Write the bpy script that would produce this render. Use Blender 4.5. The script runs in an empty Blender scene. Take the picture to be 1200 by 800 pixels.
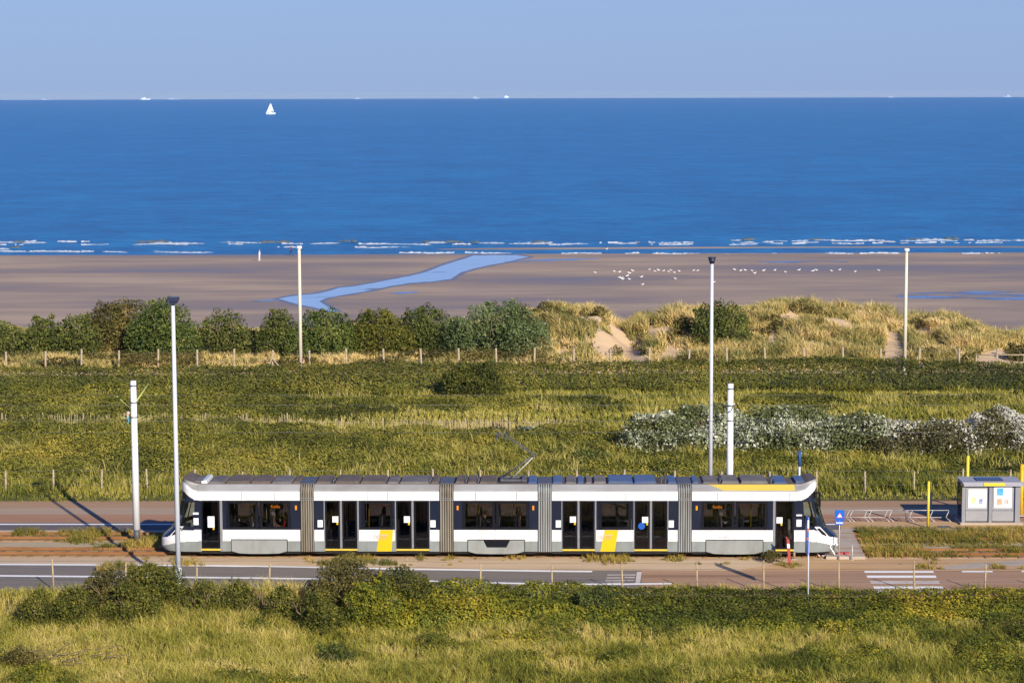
import bpy, bmesh, math, random
import numpy as np
from mathutils import Vector, Matrix

random.seed(7)
rng = np.random.default_rng(11)
SC = bpy.context.scene
COL = SC.collection
R = math.radians

# ------------------------------------------------------------------ camera
FPX, CAMH, PITCH, ROLL = 2548.0, 21.25, R(6.53), R(-0.167)
cam_d = bpy.data.cameras.new('camera')
cam = bpy.data.objects.new('camera', cam_d)
COL.objects.link(cam)
CM = Matrix.Rotation(math.pi / 2 - PITCH, 3, 'X') @ Matrix.Rotation(ROLL, 3, 'Z')
cam.matrix_world = Matrix.Translation((0, 0, CAMH)) @ CM.to_4x4()
cam_d.sensor_width = 36
cam_d.lens = FPX * 36 / 1200
cam_d.clip_start = 1
cam_d.clip_end = 60000
SC.camera = cam

def ray(u, v):
    return CM @ Vector(((u - 600) / FPX, -(v - 400) / FPX, -1))
def G(u, v, z=0.0):                      # ground point measured from the photo
    d = ray(u, v); t = (z - CAMH) / d.z
    return Vector((d.x * t, d.y * t, z))
def A(u, v, Y):                          # point at a known distance
    d = ray(u, v); t = Y / d.y
    return Vector((d.x * t, Y, CAMH + d.z * t))

SEA = -5.0
YSH = G(600, 297.5, SEA).y
BK = (SEA + 3.2) / (YSH - 204)
BARY = G(600, 291.4, SEA).y
def beach(y): return -3.2 + (y - 204) * BK
def B(u, v, up=0.0):                     # point on the beach slope
    d = ray(u, v)
    t = (-3.2 - 204 * BK + up - CAMH) / (d.z - BK * d.y)
    return Vector((d.x * t, d.y * t, CAMH + d.z * t))

# ------------------------------------------------------------------ noise
_LAT = np.random.default_rng(5).random((256, 256))
def vn(x, y, s=1.0, o=0):
    x = np.asarray(x, float) / s + 17.3 * (o + 1); y = np.asarray(y, float) / s + 9.1 * (o + 3)
    xi = np.floor(x).astype(int); yi = np.floor(y).astype(int)
    fx = x - xi; fy = y - yi
    fx = fx * fx * (3 - 2 * fx); fy = fy * fy * (3 - 2 * fy)
    a = _LAT[xi & 255, yi & 255]; b = _LAT[(xi + 1) & 255, yi & 255]
    c = _LAT[xi & 255, (yi + 1) & 255]; d = _LAT[(xi + 1) & 255, (yi + 1) & 255]
    return (a * (1 - fx) + b * fx) * (1 - fy) + (c * (1 - fx) + d * fx) * fy
def fbm(x, y, s, o=0):
    return 0.55 * vn(x, y, s, o) + 0.28 * vn(x, y, s * .47, o + 1) + 0.17 * vn(x, y, s * .21, o + 2)
def sst(a, b, x):
    t = np.clip((np.asarray(x, float) - a) / (b - a), 0, 1)
    return t * t * (3 - 2 * t)
def UX(u, Y): return A(u, 400, Y).x

# ------------------------------------------------------------------ materials
def newmat(name):
    m = bpy.data.materials.new(name); m.use_nodes = True
    nt = m.node_tree; nt.nodes.clear()
    out = nt.nodes.new('ShaderNodeOutputMaterial')
    return m, nt, out
def N(nt, t, **kw):
    n = nt.nodes.new(t)
    for k, v in kw.items(): setattr(n, k, v)
    return n
def ramp(nt, cols, pos=None):
    r = nt.nodes.new('ShaderNodeValToRGB')
    e = r.color_ramp.elements
    pos = pos or [i / (len(cols) - 1) for i in range(len(cols))]
    e[0].position, e[0].color = pos[0], (*cols[0], 1)
    e[1].position, e[1].color = pos[-1], (*cols[-1], 1)
    for c, p in zip(cols[1:-1], pos[1:-1]):
        x = e.new(p); x.color = (*c, 1)
    return r
def mat(name, c0, c1=None, scale=1.0, stretch=(1, 1, 1), rough=.7, spec=.3, metal=0, bump=0, bscale=None, detail=6, coat=0, lo=.3, hi=.7, c2=None):
    m, nt, out = newmat(name)
    p = N(nt, 'ShaderNodeBsdfPrincipled')
    p.inputs['Roughness'].default_value = rough
    p.inputs['Specular IOR Level'].default_value = spec
    p.inputs['Metallic'].default_value = metal
    p.inputs['Coat Weight'].default_value = coat
    nt.links.new(p.outputs[0], out.inputs[0])
    if c1 is None: c1 = tuple(c * .93 for c in c0)
    tc = N(nt, 'ShaderNodeTexCoord'); mp = N(nt, 'ShaderNodeMapping')
    mp.inputs['Scale'].default_value = stretch
    nt.links.new(tc.outputs['Object'], mp.inputs[0])
    no = N(nt, 'ShaderNodeTexNoise'); no.inputs['Scale'].default_value = scale
    no.inputs['Detail'].default_value = detail; no.inputs['Roughness'].default_value = .62
    nt.links.new(mp.outputs[0], no.inputs['Vector'])
    r = ramp(nt, [c0, c1] if c2 is None else [c0, c1, c2], [lo, hi] if c2 is None else [lo, (lo + hi) / 2, hi])
    nt.links.new(no.outputs[0], r.inputs[0]); nt.links.new(r.outputs[0], p.inputs['Base Color'])
    if bump:
        b = N(nt, 'ShaderNodeBump'); b.inputs['Strength'].default_value = 1; b.inputs['Distance'].default_value = bump
        n2 = N(nt, 'ShaderNodeTexNoise'); n2.inputs['Scale'].default_value = bscale or scale * 4; n2.inputs['Detail'].default_value = 4
        nt.links.new(mp.outputs[0], n2.inputs['Vector']); nt.links.new(n2.outputs[0], b.inputs['Height'])
        nt.links.new(b.outputs[0], p.inputs['Normal'])
    return m
def leafmat(name, cols, pos=None, trans=.36, rough=.6, spec=.2):
    m, nt, out = newmat(name)
    at = N(nt, 'ShaderNodeAttribute', attribute_name='tint')
    r = ramp(nt, cols, pos)
    nt.links.new(at.outputs['Fac'], r.inputs[0])
    p = N(nt, 'ShaderNodeBsdfPrincipled'); p.inputs['Roughness'].default_value = rough; p.inputs['Specular IOR Level'].default_value = spec
    t = N(nt, 'ShaderNodeBsdfTranslucent'); mx = N(nt, 'ShaderNodeMixShader'); mx.inputs[0].default_value = trans
    nt.links.new(r.outputs[0], p.inputs['Base Color']); nt.links.new(r.outputs[0], t.inputs[0])
    nt.links.new(p.outputs[0], mx.inputs[1]); nt.links.new(t.outputs[0], mx.inputs[2]); nt.links.new(mx.outputs[0], out.inputs[0])
    return m
def glassmat(name, tint, refl=.06, rough=.02):
    m, nt, out = newmat(name)
    t = N(nt, 'ShaderNodeBsdfTransparent'); t.inputs[0].default_value = (*tint, 1)
    g = N(nt, 'ShaderNodeBsdfGlossy'); g.inputs['Roughness'].default_value = rough
    lw = N(nt, 'ShaderNodeFresnel'); lw.inputs[0].default_value = 1.5
    ma = N(nt, 'ShaderNodeMath', operation='ADD'); ma.inputs[1].default_value = refl - .04
    nt.links.new(lw.outputs[0], ma.inputs[0])
    mx = N(nt, 'ShaderNodeMixShader')
    nt.links.new(ma.outputs[0], mx.inputs[0]); nt.links.new(t.outputs[0], mx.inputs[1]); nt.links.new(g.outputs[0], mx.inputs[2])
    nt.links.new(mx.outputs[0], out.inputs[0])
    return m
def emitmat(name, col, s):
    m, nt, out = newmat(name)
    e = N(nt, 'ShaderNodeEmission'); e.inputs[0].default_value = (*col, 1); e.inputs[1].default_value = s
    nt.links.new(e.outputs[0], out.inputs[0]); return m

M = {}
M['tram_white'] = mat('tram_white', (.68, .68, .68), (.50, .475, .44), 1.3, stretch=(1.4, 1, .5), lo=.50, hi=.86, rough=.3, spec=.5, coat=.2)
M['tram_grey'] = mat('tram_grey', (.215, .24, .235), (.15, .155, .14), 1.6, stretch=(1.2, 1, .6), lo=.42, hi=.8, rough=.4, spec=.4)
M['tram_skirt'] = mat('tram_skirt', (.245, .26, .25), (.17, .17, .155), 1.4, stretch=(1.2, 1, .6), lo=.42, hi=.8, rough=.45)
M['tram_cant'] = mat('tram_cant', (.32, .32, .32), (.20, .185, .172), .35, rough=.5, lo=.35, hi=.7)
M['tram_dark'] = mat('tram_dark', (.012, .016, .032), (.016, .02, .038), 1, rough=.12, spec=.5)
M['tram_black'] = mat('tram_black', (.006, .007, .011), (.009, .009, .013), 3, rough=.35, spec=.2)
M['roof_grime'] = mat('roof_grime', (.14, .11, .095), (.08, .066, .058), 1.4, stretch=(1, .5, 1), rough=.8, lo=.3, hi=.75)
M['roof_grey'] = mat('roof_grey', (.18, .165, .16), (.10, .09, .088), 1.5, rough=.7)
M['roof_blue'] = mat('roof_blue', (.045, .085, .20), (.09, .11, .17), 1.5, rough=.4)
M['under'] = mat('under', (.01, .01, .013), (.02, .017, .015), 3, rough=.8)
M['inner'] = mat('inner', (.32, .32, .33), (.27, .27, .28), 2, rough=.6)
M['tfloor'] = mat('tfloor', (.08, .08, .09), (.06, .06, .07), 2, rough=.6)
M['tseat'] = mat('tseat', (.035, .045, .09), (.05, .05, .06), 6, rough=.8)
M['tseatback'] = mat('tseatback', (.42, .42, .42), (.36, .36, .36), 6, rough=.6)
M['yellow'] = mat('yellow', (.62, .43, .008), (.58, .40, .008), 2, rough=.4)
M['banner_yellow'] = mat('banner_yellow', (.62, .45, .07), (.55, .41, .08), 1.2, rough=.5)
M['door_sill'] = mat('door_sill', (.62, .46, .06), (.5, .36, .05), 4, rough=.6)
M['jamb'] = mat('jamb', (.22, .22, .23), (.17, .17, .18), 3, rough=.5)
M['glass'] = glassmat('glass', (.62, .61, .62))
M['door_glass'] = glassmat('door_glass', (.40, .39, .41))
M['cab_glass'] = glassmat('cab_glass', (.86, 1, .95), .12)
M['paper'] = mat('paper', (.80, .80, .80), (.72, .73, .75), 14, rough=.7)
M['amber'] = emitmat('amber', (1, .32, .02), 1.1)
M['led'] = emitmat('led', (1, .28, .02), 1.6)
M['sticker_blue'] = mat('sticker_blue', (.01, .08, .38), rough=.5)
M['faint_ink'] = mat('faint_ink', (.45, .43, .45), rough=.6)
M['logo_ink'] = mat('logo_ink', (.42, .30, .24), rough=.6)
M['pale_ink'] = mat('pale_ink', (.72, .66, .65), rough=.5)
# bellows: dirt stains towards the bottom are streaks of their own
M['bellows'] = mat('bellows', (.27, .25, .205), (.15, .12, .08), 1.1, stretch=(6, 1, .35), rough=.8, lo=.35, hi=.72)
M['bellows_pale'] = mat('bellows_pale', (.33, .35, .35), (.20, .185, .16), 1.1, stretch=(6, 1, .35), rough=.8, lo=.38, hi=.75)
M['steel_dark'] = mat('steel_dark', (.06, .065, .08), (.10, .10, .11), 4, rough=.5)
M['steel_light'] = mat('steel_light', (.55, .55, .5), (.45, .45, .42), 4, rough=.4)
M['pole_grey'] = mat('pole_grey', (.55, .58, .64), (.48, .51, .57), .6, stretch=(1, 1, .3), rough=.45)
M['mast_white'] = mat('mast_white', (.78, .78, .80), (.70, .70, .72), .8, stretch=(1, 1, .3), rough=.5)
M['pole_cream'] = mat('pole_cream', (.64, .58, .46), (.56, .49, .36), .5, stretch=(1, 1, .4), rough=.6)
M['lamp_dark'] = mat('lamp_dark', (.025, .03, .06), rough=.4)
M['lamp_white'] = mat('lamp_white', (.72, .73, .76), rough=.4)
M['insul'] = mat('insul', (.38, .42, .10), (.32, .36, .10), 3, rough=.5)
M['wood'] = mat('wood', (.42, .33, .20), (.28, .21, .12), 3, stretch=(4, 4, .6), rough=.9)
M['wood_grey'] = mat('wood_grey', (.40, .33, .23), (.30, .24, .16), 3, stretch=(4, 4, .6), rough=.9)
M['pale_wood'] = mat('pale_wood', (.34, .28, .17), (.22, .18, .10), 3, stretch=(4, 4, .4), rough=.9)
M['wire'] = mat('wire', (.16, .16, .15), rough=.5, metal=.4)
M['sign_blue'] = mat('sign_blue', (.01, .10, .50), (.012, .12, .52), 4, rough=.35)
M['sign_white'] = mat('sign_white', (.82, .82, .82), rough=.4)
M['red'] = mat('red', (.40, .06, .055), (.34, .06, .06), 5, rough=.5)
M['orange'] = mat('orange', (.70, .16, .05), rough=.5)
M['post_yellow'] = mat('post_yellow', (.72, .55, .05), (.64, .48, .04), 2, rough=.45)
M['post_amber'] = mat('post_amber', (.75, .42, .01), (.7, .38, .01), 2, rough=.45)
M['post_blue'] = mat('post_blue', (.02, .08, .24), rough=.45)
M['galv'] = mat('galv', (.46, .44, .43), (.38, .37, .36), 5, rough=.4, metal=.15)
M['shelter_grey'] = mat('shelter_grey', (.25, .25, .265), (.215, .215, .23), 1.5, rough=.5)
M['shelter_panel'] = mat('shelter_panel', (.29, .29, .295), (.255, .255, .265), 2, rough=.5)
M['shelter_roof'] = mat('shelter_roof', (.34, .34, .38), (.29, .29, .325), 2, rough=.5)
M['shelter_dark'] = mat('shelter_dark', (.02, .028, .07), rough=.25)
M['concrete'] = mat('concrete', (.43, .36, .29), (.35, .29, .225), 1.5, rough=.9)
M['asphalt'] = mat('asphalt', (.14, .122, .105), (.19, .162, .135), .5, stretch=(.25, 3, 1), rough=.9, c2=(.155, .14, .135))
M['asphalt_red'] = mat('asphalt_red', (.21, .122, .078), (.34, .208, .128), .55, stretch=(.06, 1.9, 1), rough=.9, c2=(.41, .255, .16))
M['asphalt_dark'] = mat('asphalt_dark', (.10, .09, .095), (.135, .12, .12), .6, stretch=(.25, 2, 1), rough=.9)
M['cycle_red'] = mat('cycle_red', (.31, .165, .098), (.37, .21, .128), .5, stretch=(.2, 1.5, 1), rough=.9)
M['slab_grey'] = mat('slab_grey', (.31, .225, .155), (.41, .31, .22), .5, stretch=(.12, 1.2, 1), rough=.9)
M['slab_brown'] = mat('slab_brown', (.32, .19, .108), (.39, .255, .15), .5, stretch=(.15, 1.4, 1), rough=.9)
M['paint'] = mat('paint', (.80, .79, .77), (.64, .60, .56), 5, stretch=(.5, 2, 1), rough=.7, lo=.58, hi=.85)
M['paint_worn'] = mat('paint_worn', (.72, .66, .61), (.34, .27, .23), 3, stretch=(.6, 3, 1), rough=.8, lo=.35, hi=.75)
M['verge_sand'] = mat('verge_sand', (.47, .335, .205), (.55, .415, .275), .7, stretch=(.4, 1.2, 1), rough=.95)
M['verge_dirt'] = mat('verge_dirt', (.43, .255, .115), (.52, .34, .185), .6, stretch=(.4, 1.2, 1), rough=.95)
M['trackbed'] = mat('trackbed', (.30, .23, .14), (.42, .33, .21), .8, stretch=(.3, 1.5, 1), rough=.95, bump=.03, bscale=9, c2=(.36, .285, .18))
M['rust'] = mat('rust', (.20, .085, .026), (.30, .145, .055), 1.0, stretch=(.6, 2, 2), rough=.9)
M['rustbed'] = mat('rustbed', (.27, .155, .06), (.38, .26, .13), 1.1, stretch=(.3, 1.5, 1), rough=.95, bump=.03, bscale=8)
M['sleeper'] = mat('sleeper', (.20, .10, .05), (.28, .16, .09), 2, rough=.95)
M['bark'] = mat('bark', (.12, .085, .05), (.2, .15, .09), 4, stretch=(3, 3, .6), rough=.95)
M['skin'] = mat('skin', (.55, .33, .23), (.5, .3, .2), 8, rough=.5)
M['sail'] = mat('sail', (.86, .87, .88), rough=.6)
M['hull_pale'] = mat('hull_pale', (.62, .70, .80), rough=.5)
M['ship_hazed'] = mat('ship_hazed', (.30, .38, .50), rough=.6)  # distance haze put into the base colour of the farthest ships
M['ship_hull'] = mat('ship_hull', (.14, .26, .48), rough=.6)
M['gull_white'] = mat('gull_white', (.82, .82, .80), rough=.7)
M['gull_grey'] = mat('gull_grey', (.42, .43, .46), rough=.7)
M['gull_beak'] = mat('gull_beak', (.5, .3, .05), rough=.5)

# ------------------------------------------------------------------ objects helpers
def tag(o, label=None, cat=None, group=None, kind=None):
    if label: o['label'] = label
    if cat: o['category'] = cat
    if group: o['group'] = group
    if kind: o['kind'] = kind
    return o
def empty(name, loc=(0, 0, 0), rz=0, label=None, cat=None, group=None):
    o = bpy.data.objects.new(name, None); COL.objects.link(o)
    o.empty_display_size = .2
    o.location = loc; o.rotation_euler = (0, 0, rz)
    return tag(o, label, cat, group)
def fin(name, bm, mats, parent=None, smooth=False):
    me = bpy.data.meshes.new(name)
    bm.normal_update(); bm.to_mesh(me); bm.free()
    if not isinstance(mats, (list, tuple)): mats = [mats]
    for m in mats: me.materials.append(m)
    if smooth:
        me.polygons.foreach_set('use_smooth', [True] * len(me.polygons))
    o = bpy.data.objects.new(name, me); COL.objects.link(o)
    if parent: o.parent = parent
    return o
def box(bm, x0, x1, y0, y1, z0, z1, mi=0):
    vs = [bm.verts.new(p) for p in ((x0, y0, z0), (x1, y0, z0), (x1, y1, z0), (x0, y1, z0), (x0, y0, z1), (x1, y0, z1), (x1, y1, z1), (x0, y1, z1))]
    for f in ((0, 3, 2, 1), (4, 5, 6, 7), (0, 1, 5, 4), (1, 2, 6, 5), (2, 3, 7, 6), (3, 0, 4, 7)):
        bm.faces.new([vs[i] for i in f]).material_index = mi
    return vs
def tube(bm, p0, p1, r0, r1=None, n=8, mi=0, cap=True):
    r1 = r0 if r1 is None else r1
    p0 = Vector(p0); p1 = Vector(p1); d = (p1 - p0).normalized()
    a = d.cross(Vector((0, 0, 1)))
    if a.length < 1e-3: a = d.cross(Vector((1, 0, 0)))
    a.normalize(); b = d.cross(a)
    A_, B_ = [], []
    for i in range(n):
        t = 2 * math.pi * i / n; o = a * math.cos(t) + b * math.sin(t)
        A_.append(bm.verts.new(p0 + o * r0)); B_.append(bm.verts.new(p1 + o * r1))
    for i in range(n):
        f = bm.faces.new((A_[i], B_[i], B_[(i + 1) % n], A_[(i + 1) % n])); f.material_index = mi; f.smooth = True
    if cap:
        bm.faces.new(A_).material_index = mi; bm.faces.new(B_[::-1]).material_index = mi
def path_tube(bm, pts, r, n=8, mi=0):
    for a, b in zip(pts[:-1], pts[1:]): tube(bm, a, b, r, r, n, mi)
def prism(bm, pts, axis, lo, hi, mi=0):
    # pts: 2d outline; axis 'y' -> (x,z) swept along y ; 'z' -> (x,y) ; 'x' -> (y,z)
    def mk(p, h):
        return {'y': (p[0], h, p[1]), 'z': (p[0], p[1], h), 'x': (h, p[0], p[1])}[axis]
    a = [bm.verts.new(mk(p, lo)) for p in pts]; b = [bm.verts.new(mk(p, hi)) for p in pts]
    fs = [bm.faces.new(a), bm.faces.new(b[::-1])]
    n = len(pts)
    for i in range(n): fs.append(bm.faces.new((a[i], b[i], b[(i + 1) % n], a[(i + 1) % n])))
    for f in fs: f.material_index = mi
    return fs
def nb(): return bmesh.new()
def bx(name, m, parent, *a):
    bm = nb(); box(bm, *a); return fin(name, bm, m, parent)
def recalc(bm): bmesh.ops.recalc_face_normals(bm, faces=bm.faces[:])
def copy_tree(o, parent=None):
    c = o.copy(); COL.objects.link(c); c.parent = parent
    for ch in list(o.children): copy_tree(ch, c)
    return c
def np_mesh(name, V, F, mats, parent=None, tint=None, fmat=None, smooth=False):
    V = np.asarray(V, np.float32); F = np.asarray(F, np.int32)
    k = F.shape[1]
    me = bpy.data.meshes.new(name)
    me.vertices.add(len(V)); me.vertices.foreach_set('co', V.ravel())
    me.loops.add(F.size); me.loops.foreach_set('vertex_index', F.ravel())
    me.polygons.add(len(F)); me.polygons.foreach_set('loop_start', np.arange(0, F.size, k, dtype=np.int32))
    if smooth: me.polygons.foreach_set('use_smooth', np.ones(len(F), bool))
    if fmat is not None: me.polygons.foreach_set('material_index', np.asarray(fmat, np.int32))
    if not isinstance(mats, (list, tuple)): mats = [mats]
    for m in mats: me.materials.append(m)
    if tint is not None:
        at = me.attributes.new('tint', 'FLOAT', 'FACE'); at.data.foreach_set('value', np.asarray(tint, np.float32))
    me.update(calc_edges=True)
    o = bpy.data.objects.new(name, me); COL.objects.link(o)
    if parent: o.parent = parent
    return o
def unit(v): return v / np.maximum(np.linalg.norm(v, axis=1, keepdims=True), 1e-9)
def leaf_arrays(P, size, out=None, outw=.6, aspect=.55):
    n = len(P)
    nr = unit(rng.normal(size=(n, 3)))
    if out is not None: nr = unit(nr * (1 - outw) + out * outw + 1e-6)
    t = unit(np.cross(nr, unit(rng.normal(size=(n, 3)))))
    b = np.cross(nr, t)
    s = np.asarray(size).reshape(-1, 1) * .5
    V = np.stack([P - t * s, P + b * s * aspect, P + t * s, P - b * s * aspect], 1).reshape(-1, 3)
    return V, np.arange(4 * n).reshape(n, 4)
def blade_arrays(P, h, w, lean=.35, wind=(0, 0)):
    n = len(P); h = np.asarray(h).reshape(-1, 1); w = np.asarray(w).reshape(-1, 1)
    a = rng.random(n) * 2 * np.pi
    side = np.stack([np.cos(a), np.sin(a), 0 * a], 1)
    ln = rng.normal(size=(n, 2)) * lean + np.array(wind)
    mid = P + np.concatenate([ln * h * .35, h * .6], 1)
    tip = P + np.concatenate([ln * h * 1.0, h * (1 - .25 * np.minimum(1, np.linalg.norm(ln, axis=1, keepdims=True)))], 1)
    V = np.stack([P - side * w, P + side * w, mid + side * w * .7, mid - side * w * .7, tip], 1).reshape(-1, 3)
    i = np.arange(n)[:, None] * 5
    F = np.concatenate([i + np.array([[0, 1, 2]]), i + np.array([[0, 2, 3]]), i + np.array([[3, 2, 4]])], 1).reshape(-1, 3)
    return V, F
def sheet(name, uvs, m, lift, label, kind='structure', zf=None, cat=None, group=None):
    bm = nb()
    vs = [bm.verts.new((zf(u, v) if zf else G(u, v)) + Vector((0, 0, lift))) for u, v in uvs]
    bm.faces.new(vs); recalc(bm)
    for f in bm.faces:
        if f.normal.z < 0: f.normal_flip()
    o = fin(name, bm, m); return tag(o, label, cat or name.replace('_', ' '), group, kind)
def band(name, top, bot, m, lift, label, step=60, **kw):
    """strip between two pixel polylines [(u,v)...] sampled along u"""
    us = np.arange(top[0][0], top[-1][0] + 1, step)
    if us[-1] < top[-1][0]: us = np.append(us, top[-1][0])
    tv = np.interp(us, [p[0] for p in top], [p[1] for p in top]); bv = np.interp(us, [p[0] for p in bot], [p[1] for p in bot])
    bm = nb(); L = Vector((0, 0, lift))
    a = [bm.verts.new(G(u, v) + L) for u, v in zip(us, tv)]; b = [bm.verts.new(G(u, v) + L) for u, v in zip(us, bv)]
    for i in range(len(us) - 1): bm.faces.new((b[i], b[i + 1], a[i + 1], a[i]))
    o = fin(name, bm, m); return tag(o, label, kw.get('cat') or name.replace('_', ' '), kw.get('group'), kw.get('kind', 'structure'))

# ------------------------------------------------------------------ world and sun
SUN_EL = R(25)
sh = Vector((-0.431, 0.902, 0)).normalized()
ldir = sh * math.cos(SUN_EL) + Vector((0, 0, -math.sin(SUN_EL)))
sd = bpy.data.lights.new('sun', 'SUN'); sd.energy = 5.0; sd.angle = R(.5); sd.color = (1, .90, .74)
so = bpy.data.objects.new('sun', sd); COL.objects.link(so)
so.rotation_euler = ldir.to_track_quat('-Z', 'Y').to_euler(); so.location = (60, -120, 80)
W = bpy.data.worlds.new('World'); SC.world = W; W.use_nodes = True
nt = W.node_tree; bg = nt.nodes['Background']
sk = N(nt, 'ShaderNodeTexSky', sky_type='NISHITA'); sk.sun_disc = False
sk.sun_elevation = SUN_EL; sk.sun_rotation = math.atan2(-sh.x, -sh.y)
sk.air_density = 1.0; sk.dust_density = .3; sk.ozone_density = 4.0
mul = N(nt, 'ShaderNodeMix', data_type='RGBA', blend_type='MULTIPLY'); mul.inputs[0].default_value = 1
mul.inputs[7].default_value = (.74, 1.10, 1.95, 1)
# clear maritime air: the lowest degrees of the sky are an even periwinkle blue
tcw = N(nt, 'ShaderNodeTexCoord'); sx = N(nt, 'ShaderNodeSeparateXYZ'); nt.links.new(tcw.outputs['Generated'], sx.inputs[0])
mr = N(nt, 'ShaderNodeMapRange'); mr.inputs[1].default_value = .02; mr.inputs[2].default_value = .30; mr.inputs[3].default_value = .85; mr.inputs[4].default_value = 0
nt.links.new(sx.outputs[2], mr.inputs[0])
mxw = N(nt, 'ShaderNodeMix', data_type='RGBA'); nt.links.new(mr.outputs[0], mxw.inputs[0])
mxw.inputs[7].default_value = (4.5, 6.1, 9.8, 1)
nt.links.new(sk.outputs[0], mul.inputs[6]); nt.links.new(mul.outputs[2], mxw.inputs[6]); nt.links.new(mxw.outputs[2], bg.inputs[0])
bg.inputs[1].default_value = .052
SC.view_settings.view_transform = 'Standard'; SC.view_settings.look = 'None'
SC.view_settings.gamma = 1; SC.view_settings.exposure = 0.45; SC.view_settings.use_curve_mapping = False
SC.cycles.max_bounces = 8; SC.cycles.transparent_max_bounces = 16; SC.cycles.use_denoising = True

# ------------------------------------------------------------------ terrain
_cu = [-300, 0, 100, 300, 520, 640, 670, 700, 725, 742, 752, 800, 850, 890, 930, 1000, 1050, 1062, 1075, 1090, 1115, 1150, 1170, 1185, 1200, 1300, 1500]
_cv = [376, 386, 388, 388, 384, 366, 363, 366, 383, 382, 370, 364, 364, 367, 361, 363, 368, 387, 386, 373, 374, 386, 398, 394, 399, 390, 375]
_CX = [UX(u, 184) for u in _cu]
_CZ = [A(u, v, 184).z - .55 for u, v in zip(_cu, _cv)]
_gx = [UX(u, 172) for u in (700, 738, 752, 775)]
_px = UX(745, 175)
def terr(x, y):
    x = np.asarray(x, float); y = np.asarray(y, float)
    cz = np.interp(x, _CX, _CZ)
    s = sst(165, 182, y)
    dn = .25 * sst(163, 166, y) + s * (cz - .25) + s * ((fbm(x, y, 6.5, 4) - .5) * 2.2 + (vn(x, y, 2.2, 3) - .5) * .8) * (1 - sst(181, 187, y) * .7)
    # trodden gully of the sand path
    dn = dn - .5 * np.exp(-((x - _px - .25 * (y - 178)) / 1.4) ** 2) * sst(166, 170, y)
    t = sst(187, 205, y)
    z = np.where(y > 163, dn * (1 - t) + beach(np.maximum(y, 187)) * t, 0)
    z = np.where(y > 205, beach(y), z)
    # sandbar beyond the shore channel
    bar = np.exp(-((y - (BARY + 1.5 * np.sin(x * .03))) / 3.4) ** 2) * sst(-45, 5, x + 14 * fbm(x, y, 40, 2) - 7)
    z = np.where(y > YSH - 10, z + bar * (beach(YSH) - beach(y) + .05 + .05 * (vn(x, y, 26, 6) - .4)), z)
    fore = sst(90.6, 88.8, y)
    z = z - .55 * fore + fore * (fbm(x, y, 7, 8) - .5) * .7
    return z
def axis(*segs):
    o = [segs[0][0]]
    for a, b, st in segs:
        n = max(1, int(round((b - a) / st))); o += [a + (b - a) * (i + 1) / n for i in range(n)]
    return np.array(o)
gx = axis((-1500, -200, 60), (-200, -64, 6), (-64, 64, .8), (64, 200, 6), (200, 1500, 60))
gy = axis((-60, 70, 6), (70, 92, .8), (92, 162, 2), (162, 206, .8), (206, YSH - 15, 6), (YSH - 15, YSH + 45, 1.2), (YSH + 45, YSH + 400, 40))
X_, Y_ = np.meshgrid(gx, gy)
Z_ = terr(X_, Y_)
nx, ny = len(gx), len(gy)
idx = np.arange(nx * ny).reshape(ny, nx)
F_ = np.stack([idx[:-1, :-1], idx[:-1, 1:], idx[1:, 1:], idx[1:, :-1]], -1).reshape(-1, 4)
# ground materials: soil under plants, dune sand, beach sand
M['soil'] = mat('soil', (.075, .07, .025), (.12, .105, .035), .5, rough=1, bump=.05, bscale=3)
M['dune_sand'] = mat('dune_sand', (.60, .44, .28), (.52, .37, .22), .4, rough=1, bump=.08, bscale=1.2)
def beachmat():
    m, nt, out = newmat('beach_sand')
    p = N(nt, 'ShaderNodeBsdfPrincipled'); nt.links.new(p.outputs[0], out.inputs[0])
    tc = N(nt, 'ShaderNodeTexCoord'); mp = N(nt, 'ShaderNodeMapping'); mp.inputs['Scale'].default_value = (.3, 1, 1)
    nt.links.new(tc.outputs['Object'], mp.inputs[0])
    n1 = N(nt, 'ShaderNodeTexNoise'); n1.inputs['Scale'].default_value = .055; n1.inputs['Detail'].default_value = 8; n1.inputs['Roughness'].default_value = .6
    nt.links.new(mp.outputs[0], n1.inputs['Vector'])
    r = ramp(nt, [(.20, .15, .116), (.30, .226, .172), (.41, .305, .215)], [.34, .5, .63])
    nt.links.new(n1.outputs[0], r.inputs[0]); nt.links.new(r.outputs[0], p.inputs['Base Color'])
    rr = ramp(nt, [(.42, .42, .42), (.8, .8, .8)], [.36, .55]); nt.links.new(n1.outputs[0], rr.inputs[0]); nt.links.new(rr.outputs[0], p.inputs['Roughness'])
    p.inputs['Specular IOR Level'].default_value = .35
    b = N(nt, 'ShaderNodeBump'); b.inputs['Distance'].default_value = .05
    n2 = N(nt, 'ShaderNodeTexNoise'); n2.inputs['Scale'].default_value = .9; n2.inputs['Detail'].default_value = 4
    nt.links.new(mp.outputs[0], n2.inputs['Vector']); nt.links.new(n2.outputs[0], b.inputs['Height']); nt.links.new(b.outputs[0], p.inputs['Normal'])
    return m
M['beach'] = beachmat()
cy = Y_[:-1, :-1].ravel() + .4
fm = np.where(cy < 164, 0, np.where(cy < 199, 1, 2))
g = np_mesh('ground', np.stack([X_, Y_, Z_], -1).reshape(-1, 3), F_, [M['soil'], M['dune_sand'], M['beach']], fmat=fm, smooth=True)
tag(g, 'coastal ground with sandy dunes sloping down to a wide flat wet beach', 'ground', kind='structure')

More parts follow.
